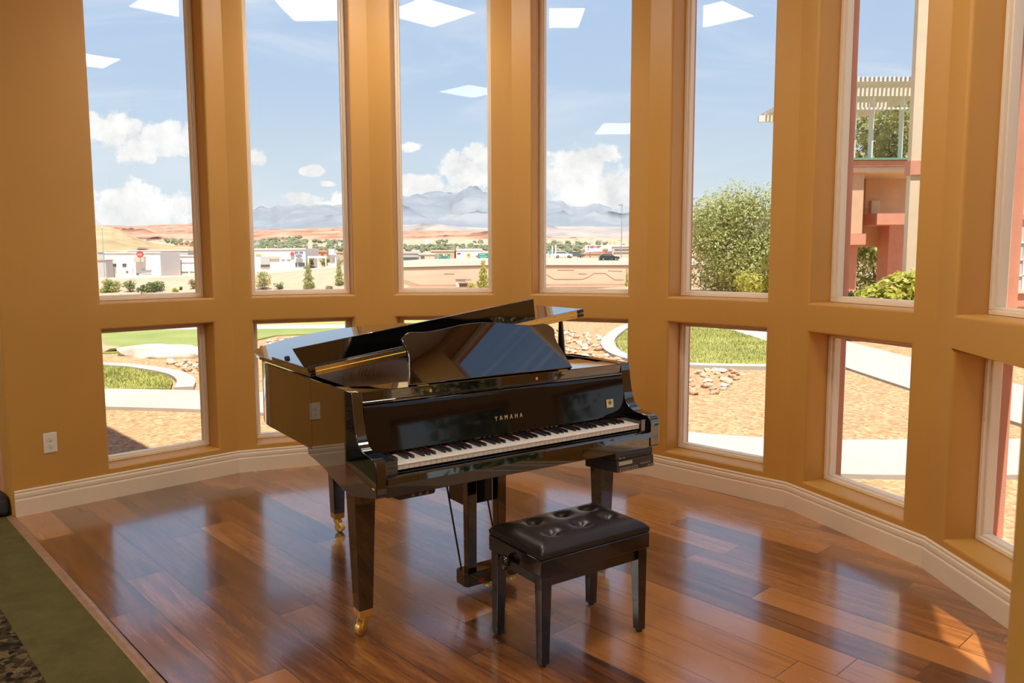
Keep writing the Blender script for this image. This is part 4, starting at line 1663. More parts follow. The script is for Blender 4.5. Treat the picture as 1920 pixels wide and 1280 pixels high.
block('mesa_building', 'tan building with a row of dark windows below the red mesa', 'building', -261.08, -249.19, 10.74, 13.28, 648, 10, 'peach_stucco', [(-261.03, -258.81, 11.82, 12.68), (-257.11, -254.01, 11.80, 12.65), (-252.75, -250.09, 11.78, 12.63)], 'window_dark', None, [])
sg = empty('round_sign', (-97.56, 218, 2.39), 0, 'round red sign standing on the roof of the white building', 'sign')
mb = MB()
mb.lathe([(.02, -.15), (.95, -.15), (.95, .15), (.02, .15)], 24, 0, Matrix.Rotation(R(90), 4, 'X'))
mb.build('disc', 'red_sign', sg, smooth=40)
mb = MB()
for i in (-.45, 0, .4):
    mb.box((i - .07, -.2, -.35), (i + .07, -.14, .15))
mb.build('white_mark', 'white_sign', sg)
mb = MB()
mb.box((-.1, -.1, -3), (.1, .1, -1))
mb.build('post', 'galvanised', sg)
dealer = block('car_dealership', 'white car dealership with a blue oval sign and a red disc sign', 'building', -66.61, -51.51, -1.61, 3.46, 216, 16, 'white_paint', [(-54.34, -53.80, -1.17, -0.08), (-53.61, -51.76, -1.10, -0.09)], 'window_dark', ('white_paint', 0.35), [('bay_door', 'grey_paint', (-63.80, -61.25, -0.61, 1.62), 0.12), ('bay_door', 'window_dark', (-63.82, -61.32, -1.19, -0.62), 0.14), ('bay_sill', 'orange_roof', (-63.83, -61.35, -1.48, -1.26), 0.14), ('canopy_shade', 'beige_paint', (-61.27, -58.63, 0.97, 1.61), 0.3), ('wall_line', 'grey_paint', (-58.07, -57.19, 0.81, 0.95), 0.2), ('wall_line', 'grey_paint', (-56.61, -55.59, 0.80, 0.94), 0.2), ('sign_bar', 'yellow_sign', (-65.02, -63.55, 1.89, 2.26), 0.12)])
dl = Vector(dealer.location)
mb = MB()
mb.lathe([(.02, -.1), (.52, -.1), (.52, .1), (.02, .1)], 20, 0, Matrix.Translation(Vector((-55.03, 215.7, 2.27)) - dl) @ Matrix.Rotation(R(90), 4, 'X'))
mb.build('red_disc_sign', 'red_sign', dealer, smooth=40)
mb = MB()
ovm = Matrix.Translation(Vector((-53.19, 215.6, 1.69)) - dl) @ Matrix.Diagonal((1.0, 1, .42, 1))
mb.lathe([(.02, -.1), (.98, -.1), (.98, .1), (.02, .1)], 28, 0, ovm @ Matrix.Rotation(R(90), 4, 'X'))
osg = mb.build('oval_sign', 'white_sign', dealer, smooth=40)
mb = MB()
mb.lathe([(.02, .05), (.88, .05), (.88, .16), (.02, .16)], 28, 0, ovm @ Matrix.Rotation(R(90), 4, 'X'))
mb.build('oval_face', 'blue_sign', osg, smooth=40)
text_obj('oval_lettering', 'Ford', .62, 'white_sign', osg, Vector((-53.19, 215.42, 1.69)) - dl, (R(90), 0, 0), .02, 1.0, .01)
mb = MB()
for i in range(9):
    if i != 4:
        mb.box((-1.15 + i * .26, -.06, -.2), (-.98 + i * .26, .06, .16 + .08 * (i % 2)), 0, Matrix.Translation(Vector((-53.28, 215.9, 2.58)) - dl))
mb.build('sign_lettering', 'text_dark', dealer)
block('canopy_building', 'tan and orange roofed building right of the dealership', 'building', -56.49, -50.45, 1.66, 2.83, 238, 10, 'peach_stucco', [], 'window_dark', ('orange_roof', 0.6), [('orange_sign', 'red_sign', (-52.07, -51.25, 2.28, 2.75), 0.2)])
cn = empty('white_canopy', (-49.10, 208, -1.15), 0, 'flat white canopy on posts in front of olive trees', 'canopy')
mb = MB()
mb.box((0, 0, 2.24), (4.98, 4, 2.79))
mb.build('canopy_roof', 'white_paint', cn)
for x in (.2, 2.74, 4.78):
    mb = MB()
    mb.box((x - .15, 0, -1), (x + .15, .3, 2.29))
    mb.build('post', 'white_paint', cn)
plant('street_tree', (-49.973, 216.000, -1.261), blobset(1.02, 1.2, 2.47, 8, 584, 0, .5), 900, .2, 'leaf', 'olive green tree behind the white canopy at the dealership', 'tree', 584)
plant('street_tree', (-45.891, 216.000, -1.282), blobset(1.61, 1.2, 2.61, 8, 612, 0, .5), 900, .2, 'leaf', 'broad olive green tree right of the white canopy', 'tree', 612)
block('white_tower', 'white boxy tower building right of the olive trees', 'building', -43.62, -41.99, -1.21, 1.88, 210, 5, 'white_paint', [], 'window_dark', ('white_paint', 0.2), [('door_shade', 'grey_paint', (-42.74, -42.50, 0.20, 1.32), 0.1), ('sign_cube', 'white_sign', (-43.75, -42.23, 1.96, 3.43), 0.8)])
block('strip_shop', 'small cluttered shop front at the right window edge', 'building', -44.71, -42.35, -0.95, 2.50, 224, 6, 'peach_stucco', [(-44.54, -44.08, -0.35, 0.10), (-43.78, -43.32, -0.35, 0.10), (-43.17, -42.86, 0.10, 0.55)], 'window_dark', None, [])
block('warehouse', 'long grey roofed warehouse beyond the freeway, left of the road signs', 'building', -32.11, -24.34, 0.33, 2.35, 255, 15, 'grey_paint', [(-29.53, -24.53, 0.32, 1.15)], 'window_dark', ('grey_paint', 0.4), [])
block('warehouse', 'low tan building between the warehouse and the road signs', 'building', -23.72, -18.81, 0.32, 1.97, 250, 12, 'beige_paint', [(-23.21, -22.02, 0.82, 1.48)], 'window_dark', ('white_paint', 0.4), [])
block('warehouse', 'tan brick shop with a dark gable behind the road signs', 'building', -24.00, -15.08, 1.47, 3.23, 300, 12, 'peach_stucco', [], 'window_dark', ('beige_paint', 0.5), [])
block('warehouse', 'white and blue roofed store behind the green signs', 'building', -14.29, -4.77, 1.82, 3.58, 300, 14, 'white_paint', [(-14.08, -12.86, 2.22, 2.62)], 'window_dark', ('white_paint', 0.6), [('blue_fascia', 'blue_sign', (-14.08, -12.66, 2.38, 2.61), 0.2)])
rs = empty('road_sign', (-14.54, 206, 0.77), 0, 'green road sign with a red and white shield over the freeway', 'road sign')
mb = MB()
mb.box((0, 0, 0), (3.07, .12, 1.20))
mb.build('sign_board', 'green_sign', rs)
mb = MB()
for x in (.25, 2.67):
    mb.box((x, .12, -1.5), (x + .14, .26, 1.08))
mb.build('post', 'galvanised', rs)
mb = MB()
for (x0, z0, x1, z1) in [(0.2, 0.7, 0.5, 0.8), (0.25, 0.3, 0.6, 0.4), (2.0, 0.7, 2.3, 1.05), (2.5, 0.45, 2.9, 0.55)]:
    mb.box((x0, -.03, z0), (x1, 0, z1))
mb.build('white_lettering', 'white_sign', rs)
mb = MB()
mb.prism([(1.15, .35), (1.45, .12), (1.75, .35), (1.72, .8), (1.18, .8)], -.05, 0, 'y')
sh = mb.build('shield', 'red_sign', rs)
mb = MB()
mb.box((1.2, -.06, .82), (1.7, .0, 1.15))
mb.build('shield_top', 'white_sign', sh)
mb = MB()
mb.box((2.2, -.04, .05), (3.0, 0, .17))
mb.build('exit_bar', 'yellow_sign', rs)
rs = empty('road_sign', (-4.26, 206, 0.58), 0, 'larger green road sign at the right pane edge over the freeway', 'road sign')
mb = MB()
mb.box((0, 0, 0), (2.93, .12, 1.57))
mb.build('sign_board', 'green_sign', rs)
mb = MB()
for x in (.25, 2.53):
    mb.box((x, .12, -1.5), (x + .14, .26, 1.42))
mb.build('post', 'galvanised', rs)
mb = MB()
for (x0, z0, x1, z1) in [(0.4, 1.15, 2.0, 1.28), (0.3, 0.72, 2.5, 0.8), (0.6, 0.3, 2.2, 0.42)]:
    mb.box((x0, -.03, z0), (x1, 0, z1))
mb.build('white_lettering', 'white_sign', rs)
mb = MB()
mb.lathe([(.02, -.05), (.30, -.05), (.30, .05), (.02, .05)], 16, 0, Matrix.Translation((-.25, .1, .75)) @ Matrix.Rotation(R(90), 4, 'X'))
mb.build('red_shield', 'red_sign', rs)
block('yellow_truck_box', 'small yellow box vehicle between the two green signs', 'vehicle', -7.86, -7.08, 1.42, 1.95, 230, 1.2, 'yellow_sign', [], 'window_dark', None, [])
tp = empty('white_temple', (-58.5, 589, 8.0), 0, 'gleaming white temple with a pointed tower above the green trees', 'temple')
mb = MB()
mb.box((0, 0, -6), (8.7, 9, 1.7))
mb.build('hall', 'white_sign', tp)
mb = MB()
mb.box((7.2, -1, -6), (9.7, 4, 2.9))
tw = mb.build('tower_base', 'white_sign', tp)
mb = MB()
mb.frustum((8.4, 1.5), 3.4, 3.4, 2.9, (8.4, 1.5), .5, .5, 6.1)
mb.build('spire', 'white_sign', tw)
block('concrete_box', 'pale concrete box standing at the foot of the retaining wall', 'utility box', -9.55, -7.27, -6.61, -4.37, 196, 2, 'parapet', [], 'window_dark', ('trim_shade', 0.12), [])
block('slatted_crate', 'dark brown slatted crate beside the yellow green shrub', 'crate', -8.57, -6.62, -6.45, -5.29, 192, 1.5, 'bark', [], 'window_dark', None, [])
bbd = empty('billboard', (26.41, 230, 2.17), 0, 'pale blue billboard with red lettering rows and a round burger picture', 'billboard')
mb = MB()
mb.box((0, 0, 0), (7.73, .4, 2.27))
bface = mb.build('board', 'pale_sign', bbd)
mb = MB()
mb.hexa([(0, -.06, 0), (7.73, -.06, 0), (7.73, .02, 0), (0, .02, 0), (.3, -.06, .18), (7.73, -.06, .42), (7.73, .02, .42), (.3, .02, .18)])
mb.build('red_band', 'red_sign', bface)
mb = MB()
for (x0, z0, x1, z1) in [(0.7, 1.82, 1.24, 2.02), (1.47, 1.82, 2.78, 2.02), (3.01, 1.82, 3.25, 2.02), (3.48, 1.82, 4.64, 2.02), (0.7, 1.52, 1.24, 1.73), (1.47, 1.52, 2.47, 1.73), (2.7, 1.52, 2.94, 1.73), (3.25, 1.52, 4.17, 1.73), (0.7, 0.91, 1.0, 1.11)]:
    mb.box((x0, -.08, z0), (x1, .02, z1))
mb.build('red_lettering', 'red_sign', bface)
mb = MB()
mb.ball((5.87, 0, 0.95), .85, 2, (1.05, .15, .62))
pic = mb.build('round_picture', 'orange_roof', bface, smooth=60)
mb = MB()
mb.box((5.10, -.18, 0.86), (6.65, -.1, 0.95))
mb.build('picture_stripe', 'green_metal', pic)
for x in (1.5, 6.23):
    mb = MB()
    mb.box((x - .2, .4, -3), (x + .2, .7, 2.04))
    mb.build('post', 'galvanised', bbd)
for x, h in ((4.94, 1.1), (7.34, 1.5)):
    mb = MB()
    mb.box((x - .22, .05, 1.72), (x + .22, .3, 1.72 + h))
    mb.build('yellow_cutout', 'yellow_sign', bbd)
mb = MB()
mb.box((-.15, -.15, -1), (.15, .15, 3.37))
tag(mb.build('marker_post', 'white_paint', loc=(15.703, 214.000, 0.733)), 'thin white post left of the white car', 'post')
mb = MB()
mb.box((-.15, -.15, -1), (.15, .15, 3.51))
tag(mb.build('marker_post', 'white_paint', loc=(16.642, 214.000, 0.728)), 'taller white post just behind the white car', 'post')
bs = empty('blue_sign', (14.702, 209.000, 0.754), 0, 'small bright blue square sign at the left pane edge by the freeway', 'sign')
mb = MB()
mb.box((-.33, 0, 1.12), (.33, .1, 1.82))
mb.build('sign_board', 'cyan_sign', bs)
mb = MB()
mb.box((-.07, .02, -1), (.07, .12, 1.32))
mb.build('post', 'galvanised', bs)
block('strip_mall', 'pale strip of shops at the right of the billboard', 'building', 37.31, 44.35, 1.01, 4.16, 250, 10, 'beige_paint', [(37.96, 43.52, 3.02, 3.33), (37.63, 43.53, 2.10, 2.32)], 'window_dark', ('white_paint', 0.5), [])
block('strip_mall', 'pinkish low building under the billboard', 'building', 28.50, 39.44, 1.04, 1.95, 262, 10, 'peach_stucco', [], 'window_dark', None, [])

# ------------------------------------------------------------------ hills and mountains
def ridge(name, line, base, depth, mat, rough, seed, rows=12, per=8, freq=1.0, amp_ridge=.0):
    """relief with a given skyline, falling towards the viewer"""
    pts = []
    for (a, b) in zip(line, line[1:]):
        for k in range(per):
            t = k / per
            s_ = t * t * (3 - 2 * t) * .5 + t * .5
            pts.append((a[0] + (b[0] - a[0]) * t, a[1], a[2] + (b[2] - a[2]) * s_))
    pts.append(line[-1])
    D = line[0][1]
    mb = MB()
    pv = None
    for i in range(rows + 3):
        row = []
        for (x, y, z) in pts:
            f = min(1, i / rows)
            yy = y - depth * (1 - f)
            zz = base + (z - base) * (f ** .85)
            n = noise.fractal(Vector((x * freq / depth + seed, yy * freq / depth * 1.4, seed)), .9, 2.1, 5)
            if i < rows:
                zz += n * rough * (z - base) * math.sin(PI * f) ** .7
                yy += n * depth * .12
            elif i > rows:
                yy = y + depth * .5 * (i - rows)
                zz = z - (z - base) * .5 * (i - rows)
            else:
                zz += n * amp_ridge * (z - base)
            row.append(mb.bm.verts.new((x * yy / y, yy, zz)))
        if pv:
            for k in range(len(row) - 1):
                mb.face([pv[k], pv[k + 1], row[k + 1], row[k]])
        pv = row
    return struct(name, mb, mat, smooth=180)


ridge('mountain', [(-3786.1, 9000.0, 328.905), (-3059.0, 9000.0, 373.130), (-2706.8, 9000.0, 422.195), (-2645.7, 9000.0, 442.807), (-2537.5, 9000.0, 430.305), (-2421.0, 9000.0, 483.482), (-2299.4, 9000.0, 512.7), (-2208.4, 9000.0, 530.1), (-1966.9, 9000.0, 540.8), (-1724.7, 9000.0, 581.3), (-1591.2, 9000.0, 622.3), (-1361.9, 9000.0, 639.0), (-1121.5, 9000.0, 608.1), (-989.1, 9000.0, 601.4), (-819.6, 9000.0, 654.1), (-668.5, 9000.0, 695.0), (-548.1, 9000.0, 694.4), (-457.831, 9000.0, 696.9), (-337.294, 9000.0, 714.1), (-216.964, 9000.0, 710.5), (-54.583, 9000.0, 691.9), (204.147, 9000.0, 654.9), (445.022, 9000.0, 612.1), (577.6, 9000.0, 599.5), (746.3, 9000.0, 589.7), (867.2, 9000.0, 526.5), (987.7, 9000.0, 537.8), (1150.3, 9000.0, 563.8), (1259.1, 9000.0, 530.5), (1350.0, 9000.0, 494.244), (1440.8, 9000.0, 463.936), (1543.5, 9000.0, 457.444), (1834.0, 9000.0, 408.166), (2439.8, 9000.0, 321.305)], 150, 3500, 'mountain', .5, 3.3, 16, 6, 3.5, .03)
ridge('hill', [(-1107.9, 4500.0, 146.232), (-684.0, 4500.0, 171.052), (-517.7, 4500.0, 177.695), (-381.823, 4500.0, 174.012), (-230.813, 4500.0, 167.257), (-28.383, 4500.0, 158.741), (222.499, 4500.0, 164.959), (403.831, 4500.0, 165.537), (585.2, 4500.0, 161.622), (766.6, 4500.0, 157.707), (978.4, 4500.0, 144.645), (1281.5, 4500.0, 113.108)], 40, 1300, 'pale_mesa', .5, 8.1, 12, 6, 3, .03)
ridge('hill', [(-1454.7, 2500.0, 91.157), (-1303.5, 2500.0, 93.719), (-1239.3, 2500.0, 100.049), (-1192.4, 2500.0, 98.148), (-1115.2, 2500.0, 98.588), (-1051.2, 2500.0, 102.422), (-1014.2, 2500.0, 103.898), (-945.4, 2500.0, 103.549), (-850.0, 2500.0, 98.076), (-753.1, 2500.0, 85.933), (-682.5, 2500.0, 88.073), (-615.2, 2500.0, 89.397), (-548.0, 2500.0, 90.721), (-464.076, 2500.0, 91.127), (-380.233, 2500.0, 85.708), (-313.150, 2500.0, 80.371), (-271.158, 2500.0, 80.158), (-245.911, 2500.0, 83.361), (-212.344, 2500.0, 81.525), (-161.963, 2500.0, 80.437), (-111.595, 2500.0, 77.683), (-15.822, 2500.0, 79.696), (56.377, 2500.0, 66.829), (123.608, 2500.0, 56.478), (224.526, 2500.0, 49.288)], 32, 800, 'red_mesa', .55, 1.7, 14, 6, 4, .04)
ridge('hill', [(4.933, 2100.0, 42.574), (82.642, 2100.0, 46.387), (132.080, 2100.0, 47.538), (174.445, 2100.0, 50.126), (205.508, 2100.0, 51.650), (259.185, 2100.0, 49.696), (301.590, 2100.0, 45.976), (358.105, 2100.0, 44.988), (442.940, 2100.0, 40.350), (570.3, 2100.0, 32.686)], 32, 500, 'brown_hill', .5, 4.4, 10, 6, 4, .03)
ridge('hill', [(-425.750, 700.0, 32.283), (-378.845, 700.0, 31.114), (-346.044, 700.0, 29.551), (-338.591, 700.0, 28.349), (-330.295, 700.0, 25.277), (-321.112, 700.0, 21.031), (-311.423, 700.0, 17.245), (-298.898, 700.0, 13.441), (-276.378, 700.0, 11.454), (-255.238, 700.0, 9.942)], 4, 240, 'tan_hill', .4, 6.6, 12, 6, 4, .03)

# ------------------------------------------------------------------ town below the mesas
rnd = random.Random(5)
town = []
for i, (p, w, h) in enumerate([((-199.377, 735.0, 13.712), 2.0, 0.9), ((-206.733, 687.3, 12.308), 3.1, 1.0), ((-172.555, 650.1, 11.012), 1.6, 0.6), ((-180.353, 705.2, 12.716), 2.9, 1.0), ((-244.435, 855.5, 17.578), 3.1, 1.5), ((-159.143, 604.8, 9.577), 2.0, 0.9), ((-226.501, 768.9, 14.873), 3.1, 1.4), ((-237.729, 868.1, 17.924), 2.6, 0.9), ((-168.601, 595.5, 9.345), 1.7, 0.8), ((-216.611, 886.7, 18.377), 2.9, 1.2), ((-214.351, 715.3, 13.193), 3.2, 1.0), ((-223.195, 850.1, 17.306), 3.2, 1.5), ((-263.245, 914.2, 19.444), 2.3, 1.0), ((-260.873, 869.7, 18.090), 3.1, 1.5), ((-198.788, 725.4, 13.418), 2.8, 0.9), ((-217.207, 823.8, 16.482), 3.1, 1.5), ((-199.384, 669.7, 11.740), 2.6, 0.8), ((-156.517, 551.1, 7.942), 2.6, 0.8), ((-143.473, 561.0, 8.175), 1.6, 0.7), ((-220.179, 737.9, 13.905), 2.9, 1.2), ((-218.097, 868.7, 17.841), 2.8, 1.3), ((-185.869, 705.5, 12.752), 2.3, 1.2), ((-239.713, 908.1, 19.140), 3.9, 1.4), ((-219.588, 804.0, 15.897), 2.8, 1.0), ((-190.925, 646.1, 10.986), 1.7, 0.8), ((-180.716, 603.1, 9.635), 2.6, 1.0), ((-159.695, 797.7, 15.402), 3.3, 1.3), ((-114.349, 524.3, 6.918), 1.7, 0.7), ((-142.684, 733.0, 13.364), 2.9, 1.0), ((-154.536, 791.5, 15.190), 2.0, 1.0), ((-116.468, 528.8, 7.064), 2.5, 1.0), ((-208.714, 923.7, 19.454), 2.6, 1.0), ((-106.837, 523.7, 6.862), 1.7, 0.6), ((-178.441, 867.8, 17.613), 2.2, 0.9), ((-184.614, 920.1, 19.223), 3.2, 1.4), ((-143.975, 726.4, 13.171), 3.3, 1.1), ((-115.561, 577.5, 8.531), 2.6, 1.0), ((-207.909, 933.5, 19.746), 3.4, 1.1), ((-183.991, 905.9, 18.791), 3.8, 1.3), ((-190.269, 842.1, 16.898), 2.9, 1.2), ((-178.956, 843.9, 16.895), 3.0, 1.5), ((-109.634, 530.1, 7.069), 1.3, 0.6), ((-10.829, 550.2, 7.174), 2.0, 0.8), ((-11.663, 668.0, 10.736), 2.6, 1.1), ((-42.679, 515.9, 6.299), 2.1, 0.7), ((-22.747, 569.2, 7.809), 2.0, 0.9), ((-58.814, 538.6, 7.067), 1.8, 0.8), ((-44.984, 499.000, 5.800), 2.0, 0.9), ((-14.259, 677.0, 11.020), 2.6, 1.1), ((-24.492, 579.6, 8.131), 1.5, 0.5), ((-31.582, 635.1, 9.844), 1.6, 0.6), ((-35.613, 552.0, 7.354), 1.3, 0.6), ((-40.031, 505.8, 5.981), 1.2, 0.6), ((-24.543, 474.700, 4.962), 2.2, 1.0), ((-19.808, 632.2, 9.696), 1.8, 0.6), ((-49.034, 480.500, 5.263), 2.3, 0.8), ((-20.110, 566.2, 7.705), 2.0, 0.8), ((115.196, 883.5, 16.596), 2.6, 1.1), ((60.831, 725.1, 12.091), 3.3, 1.0), ((40.643, 550.0, 6.906), 1.4, 0.5), ((97.076, 632.4, 9.109), 1.8, 0.6), ((76.182, 826.6, 15.077), 3.5, 1.7), ((75.480, 514.9, 5.669), 2.4, 1.1), ((79.530, 494.500, 5.032), 1.3, 0.5), ((56.465, 633.0, 9.332), 2.2, 0.8), ((114.220, 751.8, 12.625), 2.2, 0.8), ((70.566, 629.9, 9.167), 2.3, 0.9), ((62.015, 749.7, 12.827), 2.4, 0.8), ((112.418, 931.2, 18.049), 3.8, 1.6), ((48.301, 622.8, 9.066), 2.0, 0.8), ((71.944, 564.5, 7.185), 2.5, 1.1), ((56.757, 664.8, 10.292), 2.1, 0.6), ((85.846, 705.6, 11.375), 3.1, 1.1), ((103.097, 680.2, 10.520), 1.8, 0.8), ((62.377, 669.4, 10.402), 1.7, 0.5), ((179.562, 1116.7, 23.306), 3.0, 1.0), ((39.586, 541.3, 6.648), 2.6, 1.1), ((54.514, 519.2, 5.906), 1.9, 0.6), ((106.370, 780.4, 13.529), 2.4, 0.9), ((97.367, 937.7, 18.322), 3.6, 1.7), ((144.386, 1168.5, 25.047), 4.7, 1.4), ((59.983, 526.8, 6.107), 2.1, 1.0), ((121.671, 850.0, 15.552), 2.3, 0.9), ((119.958, 887.4, 16.689), 2.8, 1.3), ((63.389, 634.6, 9.345), 2.3, 1.1), ((61.320, 933.5, 18.378), 3.9, 1.7), ((72.572, 991.9, 20.083), 2.8, 1.2), ((143.354, 902.5, 17.026), 2.6, 1.1), ((57.561, 533.3, 6.316), 2.5, 1.2), ((95.983, 690.4, 10.865), 1.7, 0.8), ((74.747, 709.9, 11.561), 2.7, 1.4), ((62.225, 509.7, 5.580), 2.4, 0.8), ((-91.897, 802.2, 15.193), 2.9, 1.4), ((-89.990, 602.7, 9.162), 2.8, 0.9), ((-103.769, 550.8, 7.665), 2.1, 0.7), ((-94.490, 752.2, 13.698), 2.0, 0.7), ((-326.685, 777.9, 15.654), 3.3, 1.3), ((-341.652, 902.3, 19.484), 2.5, 0.8), ((-334.187, 843.9, 17.682), 3.3, 1.3), ((-264.050, 667.0, 11.987), 2.8, 1.4)]):
    town.append(p)
    root = empty('distant_house', p, rnd.uniform(-.3, .3), 'tiny pale house among the trees below the red mesas', 'house', 'houses of the distant town')
    mb = MB()
    mb.box((-w / 2, -w / 3, -4), (w / 2, w / 3, h))
    mb.build('wall_block', ['white_paint', 'beige_paint', 'peach_stucco', 'grey_paint'][i % 4], root)
    mb = MB()
    mb.prism([(-w * .56, h), (w * .56, h), (w * .35, h * 1.35), (-w * .35, h * 1.35)], -w / 2.6, w / 2.6, 'y')
    mb.build('roof_cap', ['orange_roof', 'grey_paint', 'beige_paint'][i % 3], root)
base_tree = None
